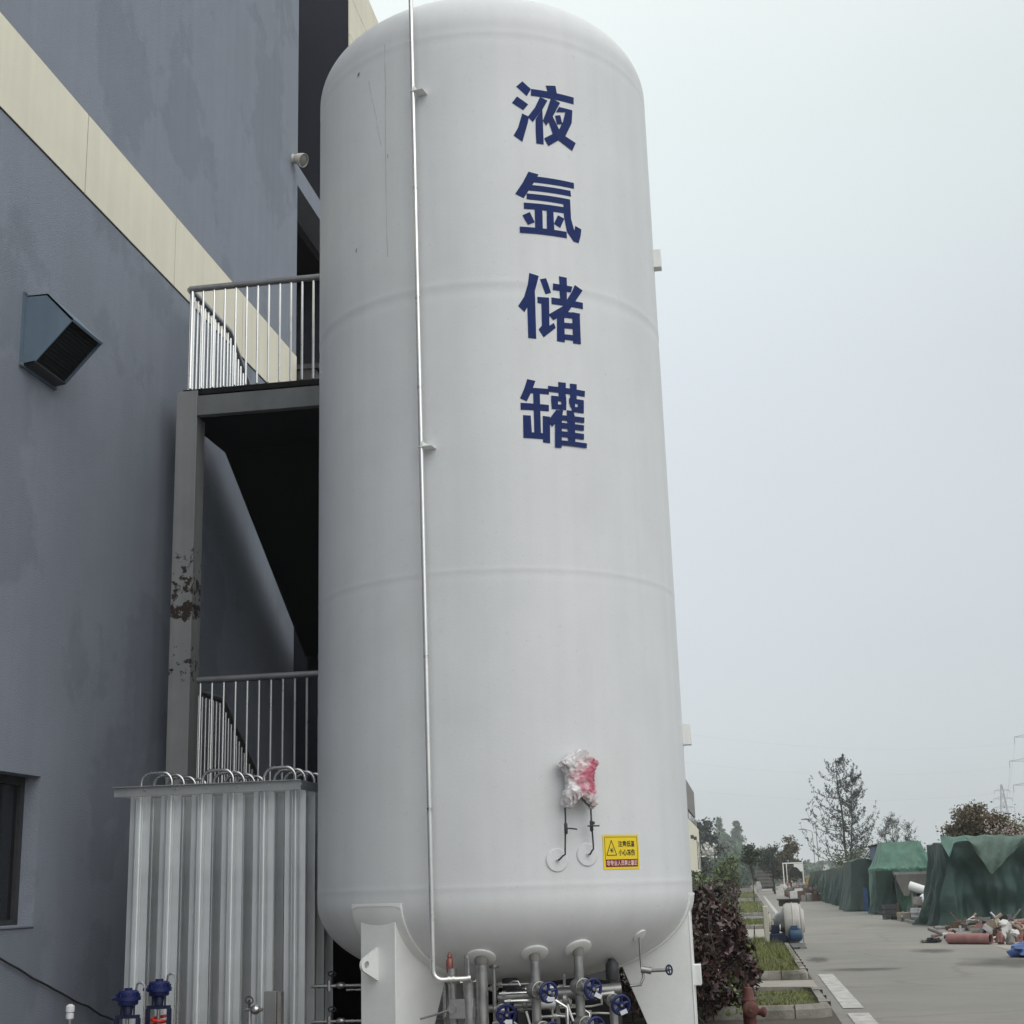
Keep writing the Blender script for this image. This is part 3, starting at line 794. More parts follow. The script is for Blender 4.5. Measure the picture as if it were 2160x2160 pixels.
# small marks of age on the shell
q = MB()
def patch(ang, z, w_, h_, r=TR + .004):
    q.add([onT(ang - w_, z - h_, r), onT(ang + w_ * .8, z - h_ * .6, r), onT(ang + w_, z + h_, r), onT(ang - w_ * .6, z + h_ * .8, r)], [(0, 1, 2, 3)])
patch(-35, 8.39, .55, .018); patch(-36.5, 6.77, .25, .02); patch(-22.5, 7.5, .1, .02)
q.build('shell_mark', m_gscrap, tk)
random.seed(41)
m_hair = mat('grey_hairline', (.44, .45, .45), .6)
for (a_, z0_, z1_) in ((-30.5, 8.28, 7.62), (-23.4, 8.55, 6.6)):
    L_ = []; aa = a_
    for k in range(27):
        aa += random.gauss(0, .07) + (.22 if a_ < -30 else 0); w_ = random.uniform(.03, .10); L_.append((aa, z0_ + (z1_ - z0_) * k / 26, w_))
    q = MB(); q.grid(lambda i, j: onT(L_[j][0] + (L_[j][2] if i else -L_[j][2]), L_[j][1], TR + .0022), 2, 27)
    q.build('hairline_scratch', m_hair, tk)

# vent pipe up the front with stand-off brackets
a0, a1 = -9.9, -11.9
RV = TR + .075
vp = MB(); pts = []
for k in range(15):
    z = 1.16 + (9.6 - 1.16) * k / 14; pts.append(onT(a0 + (a1 - a0) * (z - 1.6) / 6.8, z, RV))
el = pts[0]
e1 = Vector((el.x, el.y, 1.10))
ex = Vector((.98, .16, .02)).normalized()
low = [el + Vector((0, 0, -.02))] + arc(Vector((el.x, el.y, 1.10)) + ex * .065, -ex, -Z_, .065, 0, PI / 2, 6) + [Vector((el.x, el.y, 1.035)) + ex * .26]
vp.tube(list(reversed(low)) + pts, .0185, 12)
pipe = vp.build('vent_pipe', m_bal, tk)
q = MB()
for z in (2.2, 3.3, 5.4, 6.15, 7.1, 8.9):
    p = onT(a0 + (a1 - a0) * (z - 1.6) / 6.8, z, RV); q.cyl(p - Z_ * .012, p + Z_ * .012, .0198, n=12)
for p in (low[-1] - ex * .02, low[-1] - ex * .13, low[-1] - ex * .16): q.cyl(p, p + ex * .02, .027, n=12)
q.build('pipe_joint', m_ss, pipe)
for z in (7.97, 4.915):
    a = a0 + (a1 - a0) * (z - 1.6) / 6.8
    er = Vector((math.sin(R(a)), -math.cos(R(a)), 0)); et = Vector((math.cos(R(a)), math.sin(R(a)), 0))
    q = MB(); o = onT(a, z, TR)
    q.prism([(.0, .0), (.095, .0), (.095, .006), (.0, .006)], o + et * .0 + Z_ * .0, er, et * .9, Z_, .045) if False else None
    q.box(o + er * .05 + et * .055, (.08, .10, .006), m=Matrix((et, er, Z_)).transposed())
    q.box(o + er * .05 + et * .018 + Z_ * .02, (.006, .10, .045), m=Matrix((et, er, Z_)).transposed())
    q.torus(o + er * .075, Z_, .021, .005, 14, 6)
    q.build('pipe_bracket', m_leg, pipe)
# brackets on the right flank
for z in (6.99, 2.80):
    q = MB(); o = onT(91, z, TR); q.box(o + X_ * .03, (.07, .10, .17)); q.build('side_bracket', m_leg, tk, bevel=.003)

# nozzles under the bottom head
def nozzle(ang, r, disc, pr_, zend):
    p, nn = headpt(ang, r, .0); q = MB()
    q.lathe([(disc, -.004), (disc, .008), (disc * .93, .013), (pr_ * 1.3, .016)], p, nn, 28)
    n = q.build('nozzle', m_leg, tk)
    q = MB(); q.lathe([(pr_ * 1.18, 0), (pr_ * 1.18, .065), (pr_, .085)], (p.x, p.y, p.z + .03), -Z_, 18, caps=False); q.build('sleeve', m_gscrap, n)
    q = MB(); q.cyl((p.x, p.y, p.z + .02), (p.x, p.y, zend), pr_, n=16); q.build('nozzle_pipe', m_ssd, n)
    return p
def ang_r(x, y): return math.degrees(math.atan2(x - TX, -(y - TY))), math.hypot(x - TX, y - TY)
NZ = []
for (x, y, ds, pr_) in ((-1.905, 10.47, .105, .043), (-1.525, 10.51, .098, .034), (-1.225, 10.62, .10, .034)):
    a, r = ang_r(x, y); NZ.append(nozzle(a, r, ds, pr_, .30))

# valves: globe body, bolted bonnet, stem and spoked hand wheel
def valve(p, d, s=1.0, wheel=.064, tagged=True, parent=tk, stem=.19):
    p, d = Vector(p), Vector(d).normalized(); x, y, _ = frame(d)
    q = MB(); q.lathe([(.02 * s, -.06 * s), (.05 * s, -.045 * s), (.062 * s, 0), (.05 * s, .04 * s), (.036 * s, .05 * s)], p, d, 16)
    q.lathe([(.062 * s, .05 * s), (.064 * s, .052 * s), (.064 * s, .066 * s), (.06 * s, .068 * s)], p, d, 20)
    for k in range(8):
        t = 2 * PI * k / 8; c = p + x * (math.cos(t) * .05 * s) + y * (math.sin(t) * .05 * s)
        q.cyl(c + d * .066 * s, c + d * .08 * s, .009 * s, n=6)
    q.lathe([(.032 * s, .066 * s), (.026 * s, .10 * s), (.018 * s, .105 * s), (.012 * s, stem + .02)], p, d, 12)
    b = q.build('valve', m_ssd, parent)
    h = MB(); c = p + d * stem
    h.torus(c, d, wheel, .0115, 26, 8); h.lathe([(.018, -.004), (.028, -.002), (.028, .004), (.018, .006)], c, d, 16)
    for k in range(5):
        t = 2 * PI * k / 5 + .3
        h.cyl(c + d * -.006, c + x * (math.cos(t) * wheel) + y * (math.sin(t) * wheel), .012, n=6)
    h.lathe([(.022, -.015), (.024, .0), (.016, .014), (.006, .016)], c, d, 12)
    hw = h.build('hand_wheel', m_bluev, b)
    if tagged:
        t_ = MB(); u = (x * random.uniform(-.4, .4) - y * 0).normalized() if False else x
        t_.box(c + d * .016 + Vector((random.uniform(-.02, .03), 0, -.045)), (.05, .003, .03), m=Matrix.Rotation(random.uniform(-.6, .6), 3, 'Y'))
        t_.build('tag', m_tagw, b)
    return b
D1 = Vector((.60, -.80, -.04))
valve((NZ[1].x, NZ[1].y - .02, .935), D1); valve((NZ[2].x, NZ[2].y - .03, .945), D1)
valve((NZ[1].x + .015, NZ[1].y - .02, .67), D1); valve((NZ[2].x + .01, NZ[2].y - .03, .69), D1)
valve((-1.80, 10.62, .795), (.35, -.9, -.1), .8); valve((-1.02, 10.75, .845), (.45, -.85, -.15), .8)
# headers between the nozzles
q = MB(); q.tube([(-2.0, 10.62, .80), (-1.75, 10.62, .81)], .026, 12)
q.tube([(-1.70, 10.60, .825), (-1.35, 10.64, .84)], .021, 12); q.tube([(-1.22, 10.66, .865), (-.99, 10.72, .885)], .021, 12)
q.tube([(-1.85, 10.80, .86), (-.95, 10.90, .90)], .045, 14)
q.tube([(-1.86, 10.75, .45), (-1.0, 10.85, .47)], .06, 14)
q.tube([(-1.0, 10.74, .85), (-1.0, 10.74, .2)], .03, 12); q.tube([(-1.40, 10.70, .82), (-1.40, 10.70, .5)], .016, 10)
q.tube([(-1.84, 10.60, .72), (-1.84, 10.60, 1.16)], .014, 10)
q.build('header_pipe', m_ssd, tk)
q = MB(); q.tube([(-1.34, 10.6, .84), (-1.30, 10.58, .86), (-1.285, 10.56, .82)], .010, 8)
q.tube([(-1.73, 10.58, .972), (-1.70, 10.575, .99), (-1.66, 10.57, .99), (-1.645, 10.57, .96)], .006, 8)
q.tube([(-1.85, 10.62, .60), (-1.3, 10.62, .61), (-1.28, 10.62, .40)], .012, 8); q.tube([(-1.15, 10.66, .62), (-1.05, 10.7, .60), (-1.02, 10.7, .3)], .014, 8)
q.build('small_pipe', m_ss, tk)
random.seed(31)
for k in range(18):
    x0 = random.uniform(-2.15, -1.42); z0 = random.uniform(.50, 1.0); y0 = random.uniform(10.5, 10.9); L_ = random.uniform(.12, .45); dz = random.choice([-.25, -.12, .1, 0])
    q = MB(); q.tube([(x0, y0, z0), (x0 + L_ * .8, y0 + .02, z0 + .005), (x0 + L_, y0 + .02, z0 + dz * .2), (x0 + L_, y0 + .02, z0 + dz)], random.choice([.008, .010, .014]), 8)
    q.cyl((x0 + .02, y0, z0), (x0 + .05, y0, z0), .020, n=8); q.cyl((x0 + L_ * .6, y0 + .015, z0 + .004), (x0 + L_ * .6 + .03, y0 + .015, z0 + .004), .022, n=8)
    q.build('small_pipe', m_ss if k % 2 else m_bal, tk)
for (x, z) in ((-1.83, .80), (-1.62, .835), (-1.33, .86), (-1.12, .885), (-1.84, 1.10)):
    q = MB(); q.lathe([(.03, 0), (.036, .006), (.036, .03), (.03, .036)], (x, 10.615, z - .018) if z > 1 else (x - .018, 10.61, z), Z_ if z > 1 else X_, 12); q.build('pipe_union', m_ssd, tk)
q = MB(); q.lathe([(.045, 0), (.06, .02), (.06, .16), (.03, .2), (.012, .26)], (-1.78, 10.95, .86), Z_, 16); q.build('dark_regulator', m_iron, tk)
q = MB(); q.lathe([(.04, 0), (.05, .02), (.05, .12), (.02, .16)], (-1.02, 11.0, .95), Z_, 16); q.build('dark_regulator', m_iron, tk)
q = MB(); q.cyl((-1.52, 10.58, .835), (-1.40, 10.60, .84), .034, n=14); q.build('pipe_sleeve', m_white, tk)
for (a, b) in (((-1.60, 10.52, .79), (-1.575, 10.52, .70)), ((-1.30, 10.5, .83), (-1.265, 10.5, .72)), ((-1.93, 10.5, .72), (-1.91, 10.5, .64))):
    q = MB(); q.cyl(a, b, .008, n=6); q.build('valve_lever', m_white, tk)
# relief valve group left of the wide nozzle
q = MB(); q.tube([(-2.10, 10.36, 1.02), (-2.095, 10.38, .80), (-2.09, 10.40, .55)], .028, 12)
q.cyl((-2.10, 10.36, 1.0), (-2.10, 10.36, 1.10), .034, n=12); q.cyl((-1.98, 10.33, 1.02), (-1.975, 10.34, .72), .036, n=14)
q.cyl((-1.985, 10.33, 1.0), (-1.985, 10.33, 1.19), .020, n=12); q.cyl((-1.97, 10.30, 1.0), (-1.97, 10.30, 1.17), .012, n=10)
q.box((-2.03, 10.36, .83), (.17, .10, .13)); q.tube([(-2.10, 10.3, .83), (-2.2, 10.28, .80), (-2.32, 10.3, .77)], .008, 8)
q.cyl((-2.09, 10.28, .835), (-2.09, 10.36, .835), .030, n=12)
q.build('relief_manifold', m_ssd, tk, bevel=.003)
q = MB(); q.lathe([(.02, 0), (.026, .02), (.026, .09), (.016, .11), (.02, .12), (.008, .15)], (-2.115, 10.36, 1.06), Z_, 12); q.build('relief_valve', mat('copper_red_valve', (.28, .11, .085), .45, metal=.4, var=.3, vscale=20), tk)
# drain cock on the right
pa, nn = headpt(*ang_r(-.80, 10.93), .0)
q = MB(); q.lathe([(.055, -.003), (.055, .008), (.016, .012)], pa, nn, 24); dn = q.build('nozzle', m_leg, tk)
q = MB(); q.tube([pa, pa - Z_ * .16, pa - Z_ * .24 + Vector((.005, 0, 0)), pa + Vector((.015, -.01, -.29)), pa + Vector((-.01, -.02, -.345)), pa + Vector((-.085, -.03, -.35))], .0105, 10)
q.cyl(pa + Vector((.0, -.02, -.235)), pa + Vector((.075, -.02, -.25)), .024, n=12); q.cyl(pa + Vector((.07, -.02, -.248)), pa + Vector((.20, -.03, -.245)), .013, n=10)
q.build('drain_cock', m_ssd, dn)
h = MB(); c = pa + Vector((.205, -.03, -.245)); h.torus(c, (.8, -.6, .1), .033, .007, 18, 6)
for k in range(4):
    t = PI / 2 * k; x, y, _ = frame((.8, -.6, .1)); h.cyl(c, c + x * math.cos(t) * .033 + y * math.sin(t) * .033, .005, n=6)
h.build('hand_wheel', m_blued, dn)

# level gauge wrapped in plastic, with its two sensing tubes
lg = thing('level_gauge', 'gauge wrapped in crumpled white and pink plastic with two thin tubes, on the tank front', 'gauge', tuple(onT(29.6, 2.1)))
ga = 29.7
er = Vector((math.sin(R(ga)), -math.cos(R(ga)), 0)); et = Vector((math.cos(R(ga)), math.sin(R(ga)), 0))
mw = mat('crumpled_plastic_wrap', (.76, .73, .74), .26, var=.12, vscale=14, col2=(.36, .22, .24), mask=.60, mscale=6, msharp=.06, bump=.3, bscale=30)
def wrap_mat():
    t = mw.node_tree; n, l = t.nodes, t.links.new; b = n['Principled BSDF']
    tcn = n.new('ShaderNodeTexCoord'); vm = n.new('ShaderNodeVectorMath'); vm.operation = 'DISTANCE'
    cpt = er * .14 + et * .075 + Z_ * .30
    l(tcn.outputs['Object'], vm.inputs[0]); vm.inputs[1].default_value = cpt
    nz = n.new('ShaderNodeTexNoise'); nz.inputs['Scale'].default_value = 9; nz.inputs['Detail'].default_value = 6; l(tcn.outputs['Object'], nz.inputs['Vector'])
    ad = n.new('ShaderNodeMath'); ad.operation = 'MULTIPLY_ADD'; ad.inputs[1].default_value = .34; l(nz.outputs[0], ad.inputs[0]); l(vm.outputs['Value'], ad.inputs[2])
    mr = n.new('ShaderNodeMapRange'); mr.inputs['From Min'].default_value = .25; mr.inputs['From Max'].default_value = .33; mr.inputs['To Min'].default_value = 1; mr.inputs['To Max'].default_value = 0
    l(ad.outputs[0], mr.inputs['Value'])
    mx = n.new('ShaderNodeMix'); mx.data_type = 'RGBA'; l(mr.outputs[0], mx.inputs[0])
    l(b.inputs['Base Color'].links[0].from_socket, mx.inputs[6]); mx.inputs[7].default_value = (.52, .13, .19, 1)
    l(mx.outputs[2], b.inputs['Base Color'])
wrap_mat()
cz = 2.385
def wr(i, j):
    nu, nv = 90, 70
    f = j / (nv - 1); a = 2 * PI * i / nu
    v = -1 + 2 * f                                    # bottom to top
    hw_ = .150 - .035 * (1 - f) + .012 * math.sin(f * 9)
    if f > .85: hw_ *= max(.05, math.cos((f - .85) / .15 * 1.35))
    if f < .06: hw_ *= (.80 + .2 * f / .06)
    zz = cz + v * .215
    if f < .30: zz += (.30 - f) * .30 * (1 - min(1, abs(math.cos(a)) * 1.15)) * .9
    if f > .8: zz -= .05 * abs(math.cos(a) - .15)
    ca, sa = math.cos(a), math.sin(a)
    cx = math.copysign(abs(ca) ** .75, ca) * hw_
    cy = math.copysign(abs(sa) ** .75, sa) * (.085 if 0.02 < f < .97 else .02)
    q = Vector((cx * 7, cy * 7, zz * 7))
    nA = noise.fractal(q, .9, 2.1, 5) ; nB = abs(noise.noise(q * 2.2)) ; nC = abs(noise.noise(Vector((cx * 26, cy * 10, zz * 30))))
    dsp = 1 + .16 * nA - .20 * nB - .16 * nC
    if f < .16: dsp *= 1 + .12 * math.sin(cx * 220)
    return onT(ga, 0, TR + .098) - Z_ * 0 + et * cx * dsp + er * cy * dsp + Z_ * (zz + .012 * nA)
q = MB(); q.grid(wr, 90, 70, smooth=True, closeu=True)
q.build('plastic_wrap', mw, lg)
for (dx, zb, ax, kind) in ((-.112, 1.835, 23.84, 0), (.088, 1.868, 32.7, 1)):
    top = onT(ga, 2.18, TR + .08) + et * dx
    elb = onT(ga, zb + .03, TR + .06) + et * (dx - .004 + (.02 if kind else 0))
    base = onT(ax, zb - .015, TR + .004)
    pe, pz = Vector((math.sin(R(ax)), -math.cos(R(ax)), 0)), Z_
    q = MB(); q.tube([top, top - Z_ * .08, elb + Z_ * .02, elb - Z_ * .008, elb * .6 + base * .4 + pe * .02, base + pe * .045, base], .0062, 8)
    tb = q.build('sensing_tube', m_iron, lg)
    vz = Vector((top.x, top.y, 2.035 + (.015 if kind else 0)))
    q = MB(); q.lathe([(.008, -.04), (.013, -.03), (.013, .03), (.008, .04)], vz, Z_, 10)
    if kind == 0: q.tube([vz, vz + et * .035 + er * .01, vz + et * .085 - Z_ * .006], .006, 6)
    else: q.cyl(vz - et * .035 + er * .012, vz + et * .055 + er * .012, .006, n=6); q.box(vz + et * .01 + er * .01 + Z_ * .02, (.02, .02, .02))
    q.build('needle_valve', m_iron, lg)
    q = MB(); q.lathe([(.082, -.004), (.082, .004), (.076, .009), (.012, .010), (.010, .03)], onT(ax, zb - .015, TR + .001), pe, 32)
    q.build('wall_disc', m_tank, lg)

# warning sign: yellow plate with black frame, triangle, text and a red strip
sa0, sa1, sz0, sz1 = 37.75, 50.6, 1.745, 1.990
smid = (sa0 + sa1) / 2
ser = Vector((math.sin(R(smid)), -math.cos(R(smid)), 0)); setn = Vector((math.cos(R(smid)), math.sin(R(smid)), 0))
sg = thing('warning_sign', 'small yellow low temperature frostbite warning sign with red strip, on the white tank', 'sign', tuple(onT(smid, sz0)))
SW, SH = (sa1 - sa0) * .02618, sz1 - sz0
def on_sign(a, b, lift):     # a 0..SW, b 0..SH
    return onT(sa0 + a / .02618, sz0 + b, TR + .0035 + lift)
def sign_poly(mbuf, poly, lift):
    bm = bmesh.new(); bm.faces.new([bm.verts.new((a, b, 0)) for a, b in poly])
    c = .02
    while c < SW:
        bmesh.ops.bisect_plane(bm, geom=bm.verts[:] + bm.edges[:] + bm.faces[:], plane_co=(c, 0, 0), plane_no=(1, 0, 0)); c += .02
    bm.verts.index_update()
    P = [on_sign(v.co.x, v.co.y, lift) for v in bm.verts]; F = []
    for f in bm.faces:
        idx = [v.index for v in f.verts]
        if (P[idx[1]] - P[idx[0]]).cross(P[idx[2]] - P[idx[0]]).dot(ser) < 0: idx.reverse()
        F.append(tuple(idx))
    mbuf.add(P, F); bm.free()
m_yl = mat('yellow_sign', lin(238, 208, 42), .45, var=.05)
m_sbk = mat('sign_black_print', (.02, .02, .02), .5)
m_srd = mat('sign_dark_red', lin(120, 34, 30), .5, var=.08)
m_spk = mat('sign_pale_print', lin(240, 200, 196), .5)
q = MB(); sign_poly(q, [(0, 0), (SW, 0), (SW, SH), (0, SH)], 0); q.build('plate', m_yl, sg)
def rect(mb_, x0, y0, x1, y1, lift): sign_poly(mb_, [(x0, y0), (x1, y0), (x1, y1), (x0, y1)], lift)
q = MB(); m_ = .015; t_ = .0035
rect(q, m_, SH - m_ - t_, SW - m_, SH - m_, .001); rect(q, m_, m_ + .05, m_ + t_, SH - m_, .0012); rect(q, SW - m_ - t_, m_ + .05, SW - m_, SH - m_, .0014)
q.build('border', m_sbk, sg)
q = MB(); rect(q, m_ + .003, m_ + .002, SW - m_ - .003, m_ + .056, .0012); q.build('red_strip', m_srd, sg)
def stroke(mb_, a, b, wd, lift):
    a, b = Vector(a), Vector(b); n = Vector((-(b - a).y, (b - a).x)).normalized() * wd / 2
    sign_poly(mb_, [tuple(a - n), tuple(b - n), tuple(b + n), tuple(a + n)], lift)
q = MB(); T = [(.030, .100), (.118, .100), (.074, .205)]
for k in range(3): stroke(q, T[k], T[(k + 1) % 3], .0055, .0012 + .0003 * k)
for k in range(3):
    t = PI * k / 3 + .1; stroke(q, (.075 - .018 * math.cos(t), .135 - .018 * math.sin(t)), (.075 + .018 * math.cos(t), .135 + .018 * math.sin(t)), .004, .0022 + .0003 * k)
q.build('triangle_symbol', m_sbk, sg)
def sign_text(body, x0, y0, x1, y1, m, lift, bold):
    c = bpy.data.curves.new('writing', 'FONT'); c.body = body; c.size = 1; c.offset = bold; c.resolution_u = 3
    o = bpy.data.objects.new('writing', c); C.objects.link(o); bpy.context.view_layer.update()
    me = bpy.data.meshes.new_from_object(o)
    xs = [v.co.x for v in me.vertices]; ys_ = [v.co.y for v in me.vertices]
    bpy.data.objects.remove(o); bpy.data.curves.remove(c)
    ax, bx, ay, by = min(xs), max(xs), min(ys_), max(ys_)
    q = MB()
    P = [on_sign(x0 + (v.co.x - ax) / (bx - ax) * (x1 - x0), y0 + (v.co.y - ay) / (by - ay) * (y1 - y0), lift) for v in me.vertices]
    F = []
    for f in me.polygons:
        idx = list(f.vertices)
        if (P[idx[1]] - P[idx[0]]).cross(P[idx[2]] - P[idx[0]]).dot(ser) < 0: idx.reverse()
        F.append(tuple(idx))
    q.add(P, F); bpy.data.meshes.remove(me)
    return q.build('writing', m, sg)
sign_text('注意低温', .134, .158, .292, .202, m_sbk, .0016, .02)
sign_text('小心冻伤', .134, .096, .292, .142, m_sbk, .0016, .02)
sign_text('非专业人员禁止靠近', .026, .026, SW - .026, .064, m_spk, .0022, .018)

# ================================================================== AMBIENT VAPORISER
VX0, VX1, VY = -5.10, -3.515, 11.35
va = thing('ambient_vaporiser', 'aluminium finned vaporiser rack with looped top bends, left of the tank legs', 'vaporiser', (-4.3, VY, 0))
NC, NR = 6, 4; SP = .268; CX0 = VX0 + .155; ZT = 2.50
def star(fr=.088, th=.0035, core=.017, nf=8):
    pts = []
    for k in range(nf):
        t = 2 * PI * k / nf - PI / 2
        L_ = fr if k % 2 == 0 else fr * .58
        d = Vector((math.cos(t), math.sin(t))); n = Vector((-d.y, d.x))
        pts += [d * core - n * th, d * L_ - n * th * .8, d * L_ + n * th * .8, d * core + n * th]
    return [(p.x, p.y) for p in pts]
S_ = star()
proto = None
for j in range(NR):
    for i in range(NC):
        if proto is None:
            q = MB(); q.prism(S_, (CX0, VY + .11, .42), X_, Y_, Z_, ZT - .42 - .03)
            proto = q.build('fin_tube', m_gal, va)
        else:
            c = proto.copy(); C.objects.link(c); c.parent = va; c.location = (i * SP, j * SP, 0)
q = MB()   # top frame: flanged channel all round
zt0, zt1 = ZT - .035, ZT + .045
dp = NR * SP + .04
for (x0, x1, y0, y1) in ((VX0 - .02, VX1, VY - .035, VY - .029), (VX0, VX1, VY + dp, VY + dp + .006)): q.bb(x0, x1, y0, y1, zt0, zt1)
for x in (VX0 + .002, VX1 - .008): q.bb(x, x + .006, VY - .028, VY + dp, zt0 + .002, zt1 - .002)
for j in range(NR + 1): q.bb(VX0 + .01, VX1 - .01, VY + j * SP - .02, VY + j * SP - .014, zt0 + .004, zt1 - .01)
q.bb(VX0 - .02, VX1 + .002, VY - .065, VY - .034, zt1 - .006, zt1)
fr = q.build('top_frame', m_galfr, va)
for i in range(NC):
    q = MB(); q.cyl((CX0 + (i + .35) * SP, VY - .036, ZT + .01), (CX0 + (i + .35) * SP, VY - .046, ZT + .01), .010, n=6); q.build('bolt', m_ss, fr)
q = MB(); q.bb(VX0, VX1, VY - .03, VY - .02, .30, .40); q.bb(VX1 - .006, VX1 + .004, VY - .02, VY + dp, .30, .40)
for x in (VX0 + .05, VX1 - .05):
    for y in (VY + .02, VY + dp - .05): q.bb(x - .04, x + .04, y - .04, y + .04, 0, .42)
q.build('base_frame', m_galfr, va)
bproto = None
for j in range(NR):
    for i in range(0, NC, 2):
        if bproto is None:
            q = MB(); y = VY + .11; xa, xb = CX0, CX0 + SP; zz = ZT - .05; hh = .125; rr = .085
            P = [(xa, y, zz)] + arc((xa + rr, y, zz + hh), -X_, Z_, rr, 0, PI / 2, 7) + arc((xb - rr, y, zz + hh), Z_, X_, rr, 0, PI / 2, 7) + [(xb, y, zz)]
            q.tube(P, .0145, 10); bproto = q.build('top_bend', m_ss, va)
        else:
            c = bproto.copy(); C.objects.link(c); c.parent = va; c.location = (i * SP, j * SP, 0)

# ---- spring pressure regulators in front of the vaporiser
def regulator(x, y, ztop, label):
    r_ = thing('pressure_regulator', label, 'valve', (x, y, 0), 'blue spring regulators in front of the vaporiser')
    q = MB()
    q.lathe([(.03, .0), (.07, .002), (.076, .012), (.076, .034), (.094, .036), (.094, .062), (.079, .064), (.079, .095), (.066, .108), (.03, .110), (.03, .125)], (x, y, ztop - .122), Z_, 26)
    for k in range(10):
        t = 2 * PI * k / 10; q.cyl((x + .084 * math.cos(t), y + .084 * math.sin(t), ztop - .08), (x + .084 * math.cos(t), y + .084 * math.sin(t), ztop - .038), .007, n=6)
    q.cyl((x - .07, y, ztop - .07), (x - .125, y - .01, ztop - .072), .012, n=8)
    q.build('diaphragm_housing', m_bluev, r_)
    q = MB(); q.lathe([(.034, 0), (.04, .06), (.03, .08)], (x, y, ztop - .19), Z_, 14)
    q.bb(x - .09, x + .09, y - .02, y + .02, ztop - .215, ztop - .19)
    for s in (-1, 1): q.bb(x + s * .085 - .012, x + s * .085 + .012, y - .02, y + .02, ztop - .52, ztop - .215); q.cyl((x + s * .05, y, ztop - .19), (x + s * .05, y, ztop - .11), .008, n=8)
    q.bb(x - .09, x + .09, y - .02, y + .02, ztop - .54, ztop - .52)
    q.build('yoke', m_blued, r_)
    q = MB(); P = []
    for k in range(150):
        t = k / 149; P.append((x + .052 * math.cos(t * 2 * PI * 6), y + .052 * math.sin(t * 2 * PI * 6), ztop - .265 - .24 * t))
    q.tube(P, .0115, 7); q.build('spring', m_spring, r_)
    q = MB(); q.cyl((x, y, ztop - .53), (x, y, ztop - .2), .014, n=10); q.lathe([(.03, 0), (.055, .02), (.055, .10), (.03, .12)], (x, y, ztop - .66), Z_, 16)
    q.tube([(x - .2, y, ztop - .6), (x + .2, y, ztop - .6)], .03, 12); q.cyl((x, y, 0), (x, y, ztop - .65), .028, n=12); q.build('valve_body', m_ssd, r_)
    q = MB(); q.tube([(x + .06, y, ztop - .015)] + arc((x + .098, y - .01, ztop + .0), -X_, Z_, .038, PI * .25, PI, 7) + [(x + .137, y - .01, ztop - .1), (x + .13, y - .01, ztop - .5)], .008, 8)
    q.build('impulse_tube', m_ss, r_)
regulator(-4.655, 10.68, .995, 'blue and red spring regulator, lower and left of its twin, before the vaporiser')
regulator(-4.485, 10.86, 1.045, 'blue and red spring regulator, higher and right of its twin, before the vaporiser')
# junction box with small valve
jb = thing('junction_box', 'plain grey metal box on a post in front of the vaporiser fins', 'box', (-3.66, 11.1, 0))
q = MB(); q.bb(-3.72, -3.62, 11.06, 11.14, .62, .925); q.build('box', m_sheet, jb, bevel=.004)
q = MB(); q.bb(-3.615, -3.585, 11.07, 11.14, .60, .92); q.cyl((-3.66, 11.12, 0), (-3.66, 11.12, .62), .02); q.build('post', m_gscrap, jb)
iv = thing('inlet_valve', 'small shiny steel valve beside the grey box, before the vaporiser', 'valve', (-3.84, 11.0, 0))
q = MB(); q.lathe([(.02, 0), (.035, .02), (.035, .05), (.02, .07)], (-3.80, 11.0, .80), X_, 14); q.cyl((-3.84, 11.0, .80), (-3.70, 10.98, .80), .014, n=10); q.cyl((-3.81, 11.0, 0), (-3.81, 11.0, .80), .016, n=10); q.build('body', m_ss, iv)
q = MB(); q.cyl((-3.81, 11.0, .80), (-3.815, 11.0, .87), .01, n=8); q.torus((-3.815, 11.0, .87), (.5, -.6, .5), .03, .006, 16, 6); q.build('hand_wheel', m_iron, iv)
# pipes from the vaporiser to the tank
for (z, lab, two) in ((.925, 'upper thin steel pipe run with small valve, between vaporiser and tank leg', True), (.655, 'lower thin steel pipe run with small valve, between vaporiser and tank leg', False)):
    pr = thing('gas_pipe', lab, 'pipe', (-3.2, 11.6, 0), 'pipes between vaporiser and tank')
    q = MB(); q.tube([(-3.5, 11.6, z - .005), (-2.4, 11.6, z + .005)], .014, 10)
    if two: q.tube([(-3.22, 11.62, z - .038), (-2.4, 11.62, z - .034)], .009, 8)
    q.tube([(-2.42, 11.6, z), (-2.42, 11.6, .0)], .014, 8)
    q.build('pipe', m_ss, pr)
    q = MB(); q.lathe([(.012, 0), (.024, .015), (.026, .04), (.024, .065), (.012, .08)], (-3.30, 11.6, z), X_, 12); q.cyl((-3.355, 11.6, z - .04), (-3.355, 11.6, z + .04), .02, n=10)
    q.build('valve', m_ss, pr)
    q = MB(); q.cyl((-3.33, 11.6, z), (-3.33, 11.59, z + .09), .008, n=8); q.torus((-3.33, 11.59, z + .09), (.2, -.5, .85), .03, .006, 14, 6); q.build('hand_wheel', m_iron, pr)

# two low black sloped covers behind the pipework
for (x0, x1, y, zl, zr, lab) in ((-2.75, -2.05, 14.6, .92, .74, 'low black sloped cover behind the pipework, left of its twin'), (-2.02, -1.35, 14.3, .86, .74, 'low black sloped cover behind the pipework, right of its twin')):
    q = MB(); q.prism([(x0, 0), (x1, 0), (x1, zr), (x0, zl)], (0, y, 0), X_, Z_, Y_, 1.1)
    tag(q.build('sloped_cover', m_black), lab, 'cover', 'black sloped covers')

